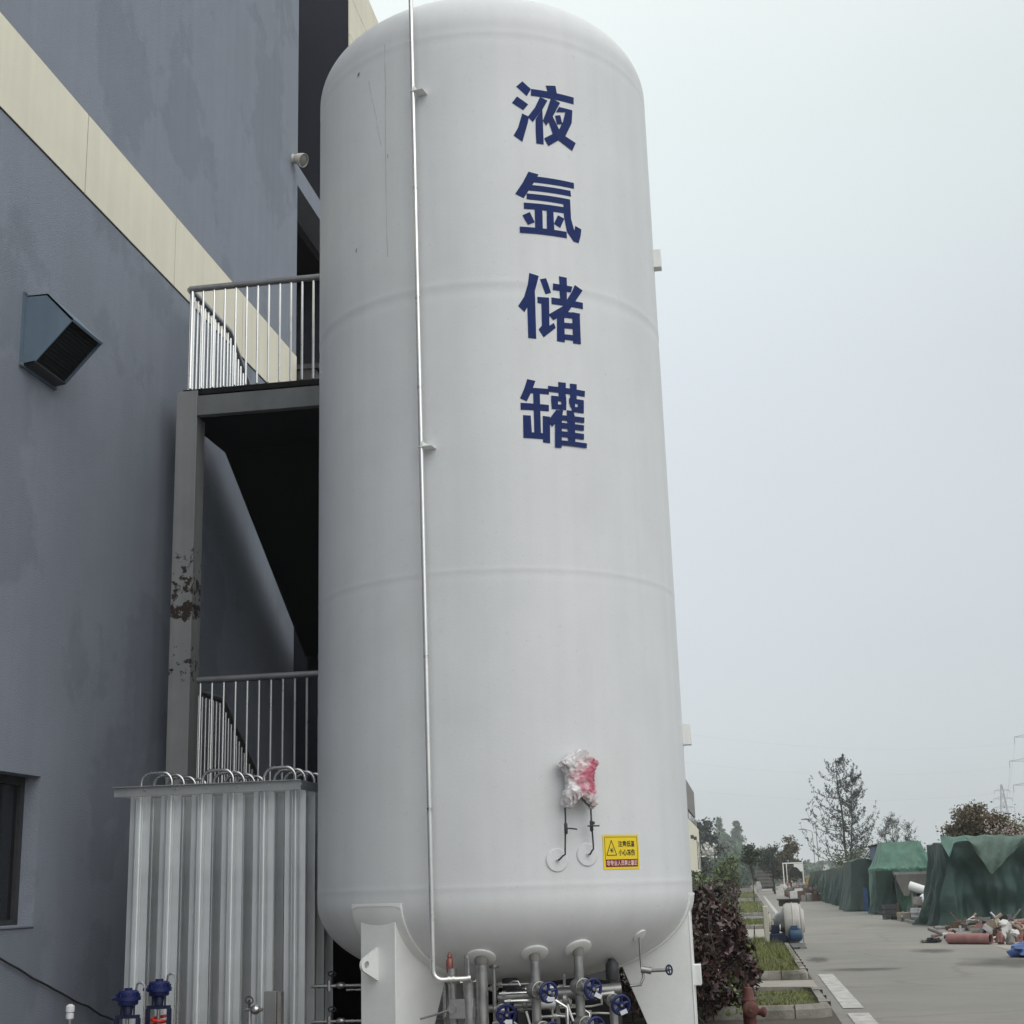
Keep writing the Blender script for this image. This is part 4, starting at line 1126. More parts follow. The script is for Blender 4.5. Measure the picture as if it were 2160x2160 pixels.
# ================================================================== YARD AND ROADSIDE
random.seed(21)
def leaf_bush(name, label, cat, boxes, n, sz, m, m2=None, f2=.08, stems=12, asp=.42, group=None, base=None, up=.4):
    """clipped bush: leaves through and on the skin of rounded boxes, a few twigs inside"""
    (x0, x1, y0, y1, h) = boxes[0]
    t = thing(name, label, cat, ((x0 + x1) / 2, (y0 + y1) / 2, 0), group)
    a, b = MB(), MB()
    for (x0, x1, y0, y1, h) in boxes:
        for _ in range(int(n / len(boxes))):
            u = Vector((random.uniform(-1, 1), random.uniform(-1, 1), random.uniform(-1, 1)))
            if random.random() < .75:
                k = max(abs(u.x), abs(u.y), abs(u.z)); u = u / k * random.uniform(.86, 1.04)
            l4 = (abs(u.x) ** 3 + abs(u.y) ** 3 + abs(u.z) ** 3) ** (1 / 3)
            if l4 > 1: u = u / l4
            q = Vector(((x0 + x1) / 2 + u.x * (x1 - x0) / 2, (y0 + y1) / 2 + u.y * (y1 - y0) / 2, .5 * h * 1.0 + .06 + u.z * (h * .48)))
            q += Vector((noise.noise(q * 1.7), noise.noise(q * 1.7 + Vector((9, 0, 0))), noise.noise(q * 1.7 + Vector((0, 9, 0))))) * .24
            if q.z < .25 and random.random() < .5: continue
            (b if random.random() < f2 else a).leaf(q, sz * random.uniform(.6, 1.35), asp, up)
    a.build('foliage', m, t)
    if b.v: b.build('young_foliage', m2 or m, t)
    s = MB()
    for (x0, x1, y0, y1, h) in boxes:
        for _ in range(stems):
            p = Vector((random.uniform(x0 + .15, x1 - .15), random.uniform(y0 + .15, y1 - .15), .05)); P = [p]
            for k in range(5): P.append(P[-1] + Vector((random.gauss(0, .1), random.gauss(0, .1), h * .17)))
            s.tube(P, [.014, .012, .010, .008, .006, .004], 5)
    s.build('stem', m_bark, t)
    return t
leaf_bush('hedge_bush', 'large purple leaved hedge bush spilling over the near kerb, right of the tank leg', 'bush',
          [(-1.75, -.36, 17.5, 19.9, 1.56), (-1.0, .0, 18.1, 20.3, 1.20), (-1.4, -.34, 17.1, 18.4, .95), (-.75, -.06, 18.5, 19.6, .85)], 10500, .105, m_purple, m_purple2, .05)
leaf_bush('hedge_bush', 'purple leaved bush seen dark under the tank between its legs', 'bush', [(-2.1, -1.35, 17.9, 19.8, 1.15)], 2200, .10, m_purple, m_purple2, .05, 6)
leaf_bush('hedge_bush', 'small clipped purple bush further back, behind the large purple hedge bush', 'bush',
          [(-1.5, -.22, 51, 53, 1.5), (-2.6, -1.2, 51.5, 53.5, 1.4)], 3000, .14, m_purple, m_purple2, .03, 5)
leaf_bush('green_shrub', 'mixed green shrub mass behind the purple hedge at the factory side', 'shrub',
          [(-3.3, -1.2, 58, 61, 1.9), (-2.3, -.75, 57, 59, 1.55), (-3.8, -2.8, 60, 63, 2.6)], 6500, .18, m_gr1, m_gr2, .35, 6, up=.8)
leaf_bush('trailing_green_plant', 'low green weeds sprouting under the large purple hedge bush by the kerb', 'plant', [(-1.1, -.18, 17.6, 18.6, .5)], 500, .08, m_gr1, m_gr1, .1, 4)
leaf_bush('low_green_plant', 'low green plant on the grass seen beneath the tank, beside a grey cabinet', 'plant', [(-1.62, -1.2, 22, 22.6, 1.2)], 500, .11, m_gr1, m_gr1, .1, 4)

# hydrant
hy = thing('fire_hydrant', 'rusty red fire hydrant standing before the near kerb', 'hydrant', (-.06, 17.1, 0))
q = MB(); q.lathe([(.12, 0), (.12, .03), (.075, .04), (.075, .28), (.082, .30), (.082, .33), (.070, .345), (.062, .40), (.05, .445), (.045, .46), (.02, .47), (.018, .50)], (-.06, 17.1, 0), Z_, 26); q.build('barrel', m_hyd, hy)
q = MB(); q.cyl((-.055, 17.05, .24), (-.04, 16.96, .24), .05, n=20); q.lathe([(.085, 0), (.088, .008), (.088, .03), (.07, .045), (.03, .05), (.028, .07)], (-.045, 16.99, .24), Vector((.12, -1, 0)), 24)
q.torus((-.041, 16.955, .24), (.12, -1, 0), .068, .008, 22, 6); q.build('front_cap', m_hyd, hy)
q = MB(); q.cyl((.0, 17.1, .21), (.11, 17.08, .19), .04, n=18); q.lathe([(.052, 0), (.056, .01), (.056, .04), (.03, .055)], (.075, 17.085, .20), Vector((1, -.15, -.1)), 18); q.build('side_cap', m_hyd, hy)

# utility cabinet and white post seen under the tank
uc = thing('utility_cabinet', 'low grey metal cabinet on the grass, seen beneath the tank between valves', 'cabinet', (-2.62, 20, 0))
q = MB(); q.bb(-2.80, -2.50, 19.8, 20.2, .1, .50); q.build('body', m_gscrap, uc, bevel=.01)
q = MB(); q.bb(-2.83, -2.47, 19.77, 20.23, .50, .53); q.build('lid', m_gscrap, uc)
wp = MB(); wp.cyl((-2.42, 19.9, 0), (-2.42, 19.9, .50), .04, n=14); wp.lathe([(.045, 0), (.045, .03), (.02, .05)], (-2.42, 19.9, .50), Z_, 14)
tag(wp.build('white_post', m_white), 'short white post beside the low grey cabinet, seen under the tank', 'post')
wp = MB(); wp.bb(-3.35, -2.92, 20.3, 20.5, .1, .46); wp.bb(-3.38, -2.89, 20.28, 20.52, .46, .50)
tag(wp.build('white_block', m_white), 'low white concrete block on the grass, seen left of the grey cabinet', 'block')

# ---- big blower fan on its skid
fx, fy = .95, 36.2
bf = thing('blower_fan', 'grey centrifugal blower with blue motor on a skid, parked at the road edge', 'fan', (fx, fy, 0))
q = MB(); cx, cz_ = 1.02, .63
vol = []
for k in range(49):
    t = 2 * PI * k / 48; r = .40 + .10 * (k / 48); vol.append((t, r))
def spiral(xo, sc): return [Vector((xo, fy + math.cos(t) * r * sc, cz_ + math.sin(t) * r * sc)) for t, r in vol]
L0, L1 = spiral(cx - .17, .90), spiral(cx - .10, 1.0); L2, L3 = spiral(cx + .16, 1.0), spiral(cx + .20, .93)
rows = [L0, L1, L2, L3]; n_ = 49
q.add([p for r in rows for p in r], [(j * n_ + i, j * n_ + i + 1, (j + 1) * n_ + i + 1, (j + 1) * n_ + i) for j in range(3) for i in range(48)], True)
q.add(L0, [tuple(range(48))]); q.add(L3, [tuple(range(47, -1, -1))])
q.build('volute', m_fan, bf)
q = MB(); q.bb(cx - .02, cx + .02, fy - .47, fy + .47, 1.125, 1.15) if False else None
q.tube([p + X_ * .13 for p in spiral(cx - .10, 1.015)], .014, 6)
q.build('rib', m_fan, bf)
q = MB(); q.bb(cx - .26, cx + .24, fy + .06, fy + .5, .98, 1.12); q.build('outlet_duct', m_fand, bf)
q = MB(); q.bb(cx - .30, cx + .28, fy + .0, fy + .54, 1.12, 1.15); q.build('outlet_flange', m_fand, bf)
q = MB(); q.lathe([(.36, 0), (.40, .01), (.40, .035), (.30, .05), (.26, .10)], (cx + .20, fy, cz_), X_, 36, caps=False); q.build('inlet_ring', m_fan, bf)
q = MB(); q.lathe([(.30, -.0), (.17, .22), (.16, .26)], (cx - .16, fy, cz_), -X_, 28, caps=True); q.build('bearing_cone', m_ssd, bf)
q = MB(); q.bb(cx - .53, cx - .10, fy - .28, fy + .28, .16, .36); q.bb(cx - .50, cx - .30, fy - .16, fy + .16, .36, .56); q.build('bearing_pedestal', m_blued, bf, bevel=.02)
q = MB(); q.lathe([(.03, 0), (.13, .01), (.15, .04), (.15, .26), (.13, .30), (.05, .31)], (cx - .10, fy - .42, .33), X_ * .9 + Y_ * .1, 24); q.bb(cx - .04, cx + .12, fy - .5, fy - .34, .46, .54); q.build('motor', mat('blue_motor_paint', lin(44, 72, 102), .5, var=.2, vscale=6), bf)
q = MB(); q.lathe([(.055, 0), (.075, .015), (.075, .03), (.0, .03)], (cx - .30, fy - .3, .5), X_, 18, caps=False); q.build('coupling', m_white, bf)
q = MB(); q.bb(cx - .66, cx - .54, fy - .25, fy + .25, .16, 1.0); q.lathe([(.2, 0), (.22, .02), (.22, .05)], (cx - .54, fy, .6), X_, 24); q.build('belt_guard', mat('cream_guard_paint', (.52, .49, .42), .6, var=.12), bf, bevel=.015)
q = MB()
for yy in (fy - .40, fy + .34): q.bb(cx - .85, cx + .28, yy, yy + .09, .045, .14)
for xx in (cx - .75, cx - .2, cx + .16): q.bb(xx, xx + .09, fy - .30, fy + .33, .052, .135)
q.build('skid', m_ssd, bf)
q = MB()
for xx in (cx - .72, cx + .14):
    for yy in (fy - .42, fy + .3): q.bb(xx, xx + .16, yy, yy + .16, .0, .044)
q.build('timber_block', m_gscrap, bf)
q = MB(); q.bb(cx + .235, cx + .26, fy - .05, fy - .02, .14, .62); q.build('strut', m_gscrap, bf)

# ---- tarpaulins draped over stacks
def drape(x0, x1, y0, y1, ztop, zbot, fold, seed, taper=0.0, nu=150, nv=26, rim=None, sag=.0, flare=.18, swags=()):
    """cloth laid over a box: flat crumpled top, then sides that fall in folds. zbot(u) gives the hem, u runs 0..1 from the front left corner"""
    cx_, cy_ = (x0 + x1) / 2, (y0 + y1) / 2; hx, hy = (x1 - x0) / 2, (y1 - y0) / 2
    q = MB(); per = [(-1, -1), (1, -1), (1, 1), (-1, 1), (-1, -1)]
    Lx, Ly = 2 * hx, 2 * hy; tot = 2 * (Lx + Ly); br = [0, Lx / tot, (Lx + Ly) / tot, (2 * Lx + Ly) / tot, 1]
    def edge(u):
        u %= 1.0
        for k in range(4):
            if u <= br[k + 1]:
                f = (u - br[k]) / (br[k + 1] - br[k])
                a = Vector(per[k]); b = Vector(per[k + 1]); return a + (b - a) * f
        return Vector(per[0])
    ntop = 7
    def pt(i, j):
        u = i / nu; e_ = edge(u)
        if j < ntop:
            s = j / (ntop - 1)
            ex_, ey_ = e_.x * s * (1 - taper), e_.y * s * (1 - taper)
            zz = ztop(ex_, ey_) - sag * (1 - s * s) + .05 * noise.noise(Vector((ex_ * 2.2 + seed, ey_ * 2.2, seed)))
            return Vector((cx_ + ex_ * hx, cy_ + ey_ * hy, zz))
        v = (j - ntop + 1) / (nv - ntop)
        zt_ = ztop(e_.x * (1 - taper), e_.y * (1 - taper)); zb_ = zbot(u)
        k = 1 - taper * (1 - min(1, v * (1.0 if rim is None else (zt_ - zb_) / max(.01, zt_ - rim))))
        ln_ = u * tot
        fo = 2.0 * fold * (.25 + .75 * v) * min(1, v * 3) * (noise.noise(Vector((ln_ * .75, v * .5, seed))) * 1.1 + noise.noise(Vector((ln_ * 2.1, v * .9, seed * 3))) * .75
             + .55 * (.5 - abs(noise.noise(Vector((ln_ * 3.1 + v * 1.2, v * .6, seed * 5))))) * v + .25 * noise.noise(Vector((ln_ * 5, v * 4, seed))))
        fo += .22 * fold * math.sin(ln_ * 4.3 + 3 * noise.noise(Vector((ln_ * .5, v, seed)))) * v
        fl = flare * v * v
        n = Vector((e_.x if abs(e_.x) > .98 else 0, e_.y if abs(e_.y) > .98 else 0)); n = n.normalized() if n.length > 0 else n
        d = fo + fl
        if rim is not None: 
            zz_ = zt_ + (zb_ - zt_) * v
            d += .07 * math.exp(-((zz_ - rim) / .07) ** 2)
        for (xa, am) in swags:
            if e_.y < -.98:
                rr = math.hypot((cx_ + e_.x * hx - xa) * .8, (zt_ - zb_) * v); d += am * math.sin(rr * 4.8 + .8 * noise.noise(Vector((xa, v * 2, u * 40)))) * math.exp(-rr * .32) * min(1, v * 4)
        zz = zt_ + (zb_ - zt_) * v + .03 * noise.noise(Vector((u * tot * 2, v * 2, seed + 5)))
        return Vector((cx_ + e_.x * k * hx + n.x * d, cy_ + e_.y * k * hy + n.y * d, max(.015, zz)))
    q.grid(pt, nu, nv, True, closeu=True)
    return q
def covered(label, mb_, m, base, extra=()):
    t = thing('tarpaulin', label, 'tarpaulin', base); mb_.build('sheet', m, t)
    for nm, b, mm in extra: b.build(nm, mm, t)
    return t
# far long row
covered('long low dark green tarpaulin row receding beside the road', drape(5.45, 7.4, 79, 128, lambda a, b: 2.05 + .1 * noise.noise(Vector((b * 9, a, 1))), lambda u: .03, .22, 2.2, nu=420), m_tarp, (6.4, 79, 0))
covered('narrow grey green tarpaulin over a tall stack, between the long row and the tented one', drape(5.0, 6.05, 71.2, 77, lambda a, b: 2.42 - .12 * abs(a), lambda u: .03, .14, 4.7, flare=.3), m_tarpg, (5.5, 72, 0))
# tented bright green cover: front skirt hangs only on the left
def zb3(u):
    if u < .015: return .05
    if u < .115: return .05 + .1 * math.sin(u * 200)
    if u < .145: return .05 + (u - .115) / .03 * 1.7
    if u < .36: return 1.72 + .08 * math.sin(u * 60)
    return .05
covered('bright green tented tarpaulin over a frame, its left skirt hanging to the ground', drape(5.62, 7.85, 64, 67.6, lambda a, b: 2.98 + .0 * a, zb3, .10, 6.1, taper=.30, rim=1.86, flare=.05, nu=260, nv=34), m_tarpb, (6.7, 64, 0))
sk = drape(5.45, 6.15, 63.7, 66, lambda a, b: 1.80, lambda u: .04, .16, 9.1, flare=.12, nu=120)
covered('dark green skirt of sheeting hanging under the tented tarpaulin', sk, m_tarp, (5.8, 63.7, 0))
# great dark tarpaulin on the right
def zt4(a, b): return 2.66 - .10 * max(0, -a - .2) + .07 * noise.noise(Vector((a * 2.5, b * 2, 7)))
covered('huge dark green tarpaulin over a long stack at the right edge', drape(6.25, 13.5, 47.6, 52, zt4, lambda u: .03, .30, 12.3, nu=520, nv=48, flare=.25, swags=((6.95, .16), (8.7, .16))), m_tarp, (9, 47.6, 0))
fl = MB(); fl.grid(lambda i, j: Vector((6.15 + 1.9 * i / 20, 47.42 - .05 * math.sin(i * .9) - .25 * (j / 8) * (.3 + .2 * noise.noise(Vector((i * .4, j * .3, 2)))), 2.74 - .16 * j / 8 + .02 * math.sin(i) - .5 * max(0, (2.2 - abs(i - 2)) / 2.2) * j / 8)), 21, 9)
net = MB()  # added sheet: light showing through the tarpaulin, given as a paler colour
def netpt(i, j):
    x = 6.85 + 1.95 * i / 26; f = (x - 6.85) / 1.95; dip = (f / .33 if f < .33 else (1 - f) / .67) ** 1.15
    z = 2.70 - (.06 + 1.12 * dip) * j / 14
    return Vector((x, 47.16 - .12 * math.sin(PI * j / 14) - .06 * math.sin(i * 1.1 + j * .5) - .22 * (j / 14), z + .03 * noise.noise(Vector((i * .3, j * .3, 4)))))
net.grid(netpt, 27, 15)
covered('paler green V sheet added for light showing through the huge tarpaulin', net, mat('light_through_green_net', (.10, .155, .13), .7, var=.3, vscale=3), (7.5, 47.2, 2.0))
covered('pale green strip of sheeting folded over the top edge of the huge tarpaulin', fl, mat('pale_green_sheet', (.13, .24, .20), .6, var=.2), (6.8, 47.4, 2.5))

# container behind, hopper, ducts, drums
bc = thing('blue_container', 'dark blue box container rising behind the bright green tent', 'container', (6.2, 69, 0))
q = MB(); q.bb(5.98, 7.6, 69, 72, .1, 2.92); q.build('body', m_bcont, bc)
q = MB(); q.bb(5.93, 7.65, 68.95, 72.05, 2.92, 2.99); q.build('lid_rim', m_black, bc)
ho = thing('hopper', 'grey sheet steel hopper funnel under the green tent', 'hopper', (6.75, 63.5, 0))
def frustum(mb_, cx_, cy_, z0, a0, b0, z1, a1, b1):
    vs = [(cx_ + sx * a, cy_ + sy * b, z) for z, a, b in ((z0, a0, b0), (z1, a1, b1)) for sx, sy in ((-1, -1), (1, -1), (1, 1), (-1, 1))]
    mb_.add(vs, [(3, 2, 1, 0), (4, 5, 6, 7)] + [(k, (k + 1) % 4, 4 + (k + 1) % 4, 4 + k) for k in range(4)])
q = MB(); frustum(q, 6.62, 63.6, .75, .10, .12, 1.62, .46, .5); frustum(q, 7.25, 63.7, .85, .16, .14, 1.62, .42, .5); q.build('funnel', m_sheet, ho)
q = MB(); q.bb(6.15, 7.68, 63.08, 64.2, 1.62, 1.72); q.build('top_box', m_sheet, ho)
q = MB()
for x in (6.17, 7.62):
    for y in (63.1, 64.1): q.bb(x, x + .05, y, y + .05, 0, 1.62)
q.build('support_leg', m_iron, ho)
def place_on(nm, label, cat, parts, group=None, loc=None):
    t = thing(nm, label, cat, loc or tuple(parts[0][1].v[0]), group)
    for pn, b, mm in parts: b.build(pn, mm, t)
    return t
q = MB(); q.tube([(6.30, 59.0, 1.20), (6.62, 58.9, 1.08)], .17, 20, caps=True)
q.tube([(6.62, 58.9, 1.08), (6.92, 58.8, .98), (7.05, 58.6, .86), (7.02, 58.4, .74)], .165, 20)
e_ = MB(); e_.lathe([(.172, 0), (.178, .01), (.178, .02), (.172, .03)], (6.62, 58.9, 1.08), Vector((.95, -.1, -.3)), 20)
place_on('duct_elbow', 'upper white duct elbow resting over the other duct, by the hopper', 'duct', [('tube', q, m_white), ('seam_ring', e_, m_white)], 'white ducts by the hopper', (6.5, 58.9, 0))
q = MB(); q.tube([(6.72, 58.3, .70), (6.80, 57.9, .66), (6.95, 57.6, .62)], .19, 22, caps=False); d_ = MB(); d_.lathe([(.0, 0), (.17, 0)], (6.93, 57.63, .62), Vector((.5, -.85, -.1)), 22, caps=False)  # black disc stands in for the shade inside the duct
place_on('duct_elbow', 'lower white duct with a mouth facing the road, its shade a black disc', 'duct', [('tube', q, m_white), ('mouth', d_, m_black)], 'white ducts by the hopper', (6.8, 57.9, 0))
def stand_frame():
    q = MB()
    for x in (6.35, 6.98):
        q.cyl((x, 58.1, 0), (x, 58.1, .55), .025, n=8); q.cyl((x, 58.9, 0), (x, 58.9, .95), .025, n=8)
    q.bb(6.33, 7.0, 58.05, 58.95, .44, .50); q.bb(6.30, 6.9, 58.0, 58.5, .50, .78); return q
tag(stand_frame().build('duct_trestle', m_gscrap), 'grey trestle carrying the white ducts beside the hopper', 'trestle')
def drum(x, y, r, h, label, m):
    q = MB(); q.lathe([(r * .96, 0), (r, .015), (r, h * .33), (r * 1.03, h * .35), (r, h * .37), (r, h * .66), (r * 1.03, h * .68), (r, h * .7), (r, h - .01), (r * .97, h), (r * .94, h - .012)], (x, y, .01), Z_, 24)
    return place_on('metal_drum', label, 'drum', [('body', q, m)], 'drums by the ducts', (x, y, 0))
drum(5.86, 53.5, .20, .46, 'galvanised drum standing right on the road kerb below the ducts', m_galfr)
drum(6.55, 54.6, .17, .42, 'darker grey drum behind the galvanised one at the tarpaulin foot', m_gscrap)
def crate(x, y, z, sx, sy, sz, rz, label, m, nm='crate', grp='crates and blocks by the road'):
    q = MB(); c = Matrix.Rotation(rz, 4, 'Z')
    n_ = 3
    for k in range(n_): q.box(Vector((x, y, z + sz * (k + .5) / n_)), (sx, sy, sz / n_ * .82), rz)
    for a in (-1, 1):
        for b in (-1, 1): q.box(Vector((x, y, z + sz / 2)) + c @ Vector((a * (sx / 2 - .03), b * (sy / 2 + .008), 0)), (.06, .02, sz), rz)
    return place_on(nm, label, 'crate', [('slats', q, m)], grp, (x, y, z))
crate(5.60, 55.2, 0, .42, .5, .30, .1, 'low tan crate left of the galvanised drum', m_tan)
crate(5.30, 57.2, 0, .5, .35, .55, .2, 'dark open steel crate under the green skirt', m_iron)
crate(5.42, 55.9, .02, .3, .3, .14, .5, 'small black box at the kerb end before the tan crate', m_black)
q = MB(); q.box((7.05, 50.2, .58), (.26, .2, .2), .5); q.box((7.25, 50.1, .53), (.1, .1, .1), .2); q.cyl((7.05, 50.3, 0), (7.05, 50.3, .48), .03)
tag(q.build('white_bucket', m_white), 'small white box caught at the foot of the huge tarpaulin', 'box')
q = MB(); q.grid(lambda i, j: Vector((5.08 + .18 * i / 5 + .04 * noise.noise(Vector((i, j, 3))), 66.5 - .1 * j / 5, .1 + 1.0 * j / 8 + .05 * math.sin(i))), 6, 9)
tag(q.build('blue_sheet', m_bluet), 'pale blue plastic sheet hanging between two tarpaulin stacks', 'sheet')
# low kerb strip on the right of the road
g = MB()
for k in range(9): g.bb(5.42 + .012 * k, 5.54 + .012 * k, 50.5 + k * 1.02, 51.5 + k * 1.02, 0, .10)
setting('yard_kerb', g, m_kerb)

# ---- scrap heap at the right edge: faded red pipes, sacks, plates, pipes
def spipe(a, b, r, label, m, grp, open_=True):
    t = thing('scrap_pipe', label, 'pipe', a, grp)
    q = MB(); a, b = Vector(a), Vector(b); d = (b - a).normalized()
    q.lathe([(r * .99, 0), (r, .01), (r, (b - a).length)], a, d, 20, caps=False)
    q.lathe([(r * .86, (b - a).length), (r * .86, 0)], a, d, 20, caps=False)
    for h_ in (0, (b - a).length): q.lathe([(r * .86, h_), (r, h_)], a, d, 20, caps=False)
    q.build('tube', m, t)
    e = MB(); e.lathe([(0, .05), (r * .87, .05)], a, d, 18, caps=False); e.lathe([(r * .87, (b - a).length - .05), (0, (b - a).length - .05)], a, d, 18, caps=False)
    e.build('bore_shade_disc', m_black, t)  # black discs just inside the ends stand in for shade in the pipe
    return t
spipe((4.66, 36.35, .13), (5.53, 35.75, .12), .125, 'thick faded red pipe lying foremost on the road edge', m_redpipe, 'red scrap pipes')
spipe((4.66, 36.9, .08), (5.42, 36.5, .10), .04, 'thin faded red pipe lying just behind the thick one', m_redpipe, 'red scrap pipes')
spipe((4.75, 37.2, .10), (5.55, 36.9, .13), .055, 'middling faded red pipe, rearmost of the three red pipes', m_redpipe, 'red scrap pipes')
def lump(x, y, z, sx, sy, sz, seed, m, nm, label, cat, grp):
    q = MB()
    def f(i, j):
        t = 2 * PI * i / 18; p = -PI / 2 + PI * j / 10
        v = Vector((math.cos(t) * math.cos(p), math.sin(t) * math.cos(p), math.sin(p)))
        k = 1 + .55 * noise.noise(v * 1.9 + Vector((seed, 0, 0))) + .25 * noise.noise(v * 4.5 + Vector((0, seed, 0)))
        return Vector((x + v.x * sx * k, y + v.y * sy * k, max(.012, z + v.z * sz * k)))
    q.grid(f, 18, 11, True, closeu=True)
    return tag(q.build(nm, m), label, cat, grp)
GS = 'scrap pieces heaped at the road edge'
lump(4.42, 37.2, .07, .16, .14, .08, 1.1, m_iron, 'dark_rag', 'dark rag heap at the left end of the red pipes', 'rag', GS)
lump(4.24, 37.3, .04, .12, .12, .05, 2.1, m_gscrap, 'grey_rag', 'small grey rag, leftmost piece of the scrap heap', 'rag', GS)
lump(5.98, 36.6, .34, .18, .14, .16, 3.3, m_wscrap, 'white_sack', 'crumpled white sack on top of the scrap heap', 'sack', GS)
lump(6.02, 35.4, .26, .10, .08, .07, 4.7, m_wscrap, 'white_bag', 'small white bag below the crumpled white sack', 'bag', GS)
lump(5.40, 30.3, .12, .40, .35, .16, 5.9, m_bluet, 'blue_sheeting', 'blue plastic sheeting heap at the right edge of the photo', 'sheet', GS)
lump(5.45, 29.6, .05, .14, .12, .06, 6.1, m_wscrap, 'pale_rag', 'pale rag in front of the blue sheeting', 'rag', GS)
lump(5.72, 35.6, .12, .09, .12, .16, 7.7, m_redpipe, 'red_scrap', 'upright faded red scrap piece at the pipe mouth', 'scrap', GS)
lump(5.90, 35.4, .10, .09, .12, .18, 8.2, m_gscrap, 'grey_scrap', 'upright grey scrap piece right of the red one', 'scrap', GS)
sc_m = [m_rust, m_gscrap, m_redpipe, m_tan, m_wscrap, m_iron]
nm_m = ['rusty', 'grey', 'faded red', 'tan', 'pale', 'black']
random.seed(5)
for k in range(130):
    x = random.uniform(5.0, 6.9); y = random.uniform(36.0, 39.5) + (x - 5.0) * .3; i_ = random.choice([0, 1, 1, 2, 2, 3, 4, 5])
    hz = .05 + .36 * min(1, max(0, (x - 5.0) / .8)) * random.random()
    kind = random.random(); rz = random.uniform(0, 3.1); q = MB()
    if kind < .4:
        L_ = random.uniform(.3, 1.05); a = Vector((x, y, hz)); d = Vector((math.cos(rz), math.sin(rz), random.uniform(-.25, .35))) * L_
        b = a + d; b.z = max(.03, b.z); q.cyl(a, b, random.uniform(.015, .05), n=10); nm, cat = 'scrap_rod', 'rod'
    elif kind < .75:
        q.box((x, y, hz + .02), (random.uniform(.16, .5), random.uniform(.12, .36), random.uniform(.03, .2)), m=Matrix.Rotation(rz, 3, 'Z') @ Matrix.Rotation(random.uniform(-.6, .6), 3, 'X')); nm, cat = 'scrap_plate', 'plate'
    else:
        q.torus((x, y, hz + .05), (random.gauss(0, .5), random.gauss(0, .5), 1), random.uniform(.06, .13), random.uniform(.015, .03), 16, 6); nm, cat = 'scrap_ring', 'ring'
    if kind < .75 or True:
        base_h = hz - .03
        if base_h > .08: q.box((x, y, base_h / 2), (.14, .14, base_h), rz)
    tag(q.build(nm, sc_m[i_]), f'{nm_m[i_]} loose scrap {cat} in the heap before the huge tarpaulin', cat, f'{nm_m[i_]} scrap {cat}s in the heap')
random.seed(77)
for k in range(60):
    s_ = random.random()
    if s_ < .45: x, y = random.uniform(5.45, 6.3), random.uniform(52.5, 61)
    else: x, y = random.uniform(5.7, 8.4), random.uniform(43.2, 46.4)
    i_ = random.choice([0, 0, 1, 1, 3, 4, 5, 5]); q = MB(); sz = random.uniform(.12, .42); kd = random.random()
    if kd < .55:
        q.box((x, y, sz * .4), (sz, sz * random.uniform(.5, 1), sz * .8), m=Matrix.Rotation(random.uniform(0, 3), 3, 'Z') @ Matrix.Rotation(random.uniform(-.5, .5), 3, 'X')); nm, cat = 'scrap_block', 'block'
    else:
        a = Vector((x, y, .04)); q.cyl(a, a + Vector((random.uniform(-.6, .6), random.uniform(-.3, .3), random.uniform(0, .55))), random.uniform(.02, .06), n=10); nm, cat = 'scrap_bar', 'bar'
    wh = 'at the foot of the hopper and ducts' if s_ < .45 else 'strewn along the foot of the huge tarpaulin'
    tag(q.build(nm, sc_m[i_]), f'{nm_m[i_]} scrap {cat} {wh}', cat, f'{nm_m[i_]} scrap {cat}s {wh}')
for k, (x, y, wd) in enumerate(((6.0, 42.2, .55), (6.75, 42.0, .6), (8.1, 41.5, .7))):
    q = MB()
    for dx in (0, wd): q.cyl((x + dx, y, 0), (x + dx, y, .36 - .05 * (dx > 0)), .018, n=8); q.cyl((x + dx, y + .4, 0), (x + dx, y + .4, .34), .018, n=8)
    q.cyl((x - .03, y, .37), (x + wd + .03, y, .31), .018, n=8); q.cyl((x, y, .2), (x + wd, y, .2), .014, n=8)
    q.cyl((x, y, .34), (x, y + .4, .34), .014, n=8); q.cyl((x + wd, y, .30), (x + wd, y + .4, .30), .014, n=8)
    tag(q.build('pipe_rack', m_ssd), ['leftmost of three low pipe racks before the huge tarpaulin', 'middle of three low pipe racks, beside the white sack', 'rightmost low pipe rack, at the photo edge'][k], 'rack', 'low pipe racks')

# ---- far scrap along the road: van-like white truck, yellow machine, frame, bins
wc = thing('white_truck', 'small white truck seen from the front at the end of the tarpaulin row', 'truck', (6.55, 131, 0))
q = MB(); q.prism([(-.55, .32), (.6, .32), (.6, .95), (.05, 1.12), (-.12, 1.62), (-.55, 1.64)], (6.0, 131, 0), Y_, Z_, X_, 1.12); q.build('body', m_white, wc, bevel=.03)
q = MB(); q.prism([(-.10, 1.14), (-.22, 1.52), (-.23, 1.52), (-.11, 1.14)], (6.08, 131, 0), Y_, Z_, X_, .96) if False else q.box((6.56, 130.42, 1.28), (.95, .03, .42)); q.build('windscreen', m_glass, wc)
q = MB(); q.box((6.56, 130.42, .62), (.9, .03, .16)); q.build('grille', m_iron, wc)
for x in (6.1, 6.98):
    for y in (130.7, 131.5):
        q = MB(); q.cyl((x - .07, y, .24), (x + .07, y, .24), .24, n=18); q.build('wheel', m_black, wc)
ym = thing('yellow_machine', 'yellow painted machine standing left of the white truck', 'machine', (5.7, 133, 0))
q = MB(); q.bb(5.30, 6.05, 133, 134, .7, 1.55); q.build('cabinet', m_yel, ym, bevel=.03)
q = MB(); q.prism([(0, .2), (.9, .2), (.9, .7), (.3, .7)], (5.2, 132.9, 0), X_, Z_, Y_, .8); q.build('chassis', m_rust, ym)
q = MB(); q.bb(5.25, 6.1, 132.95, 134.05, 1.55, 1.68); q.build('lid', m_tan, ym)
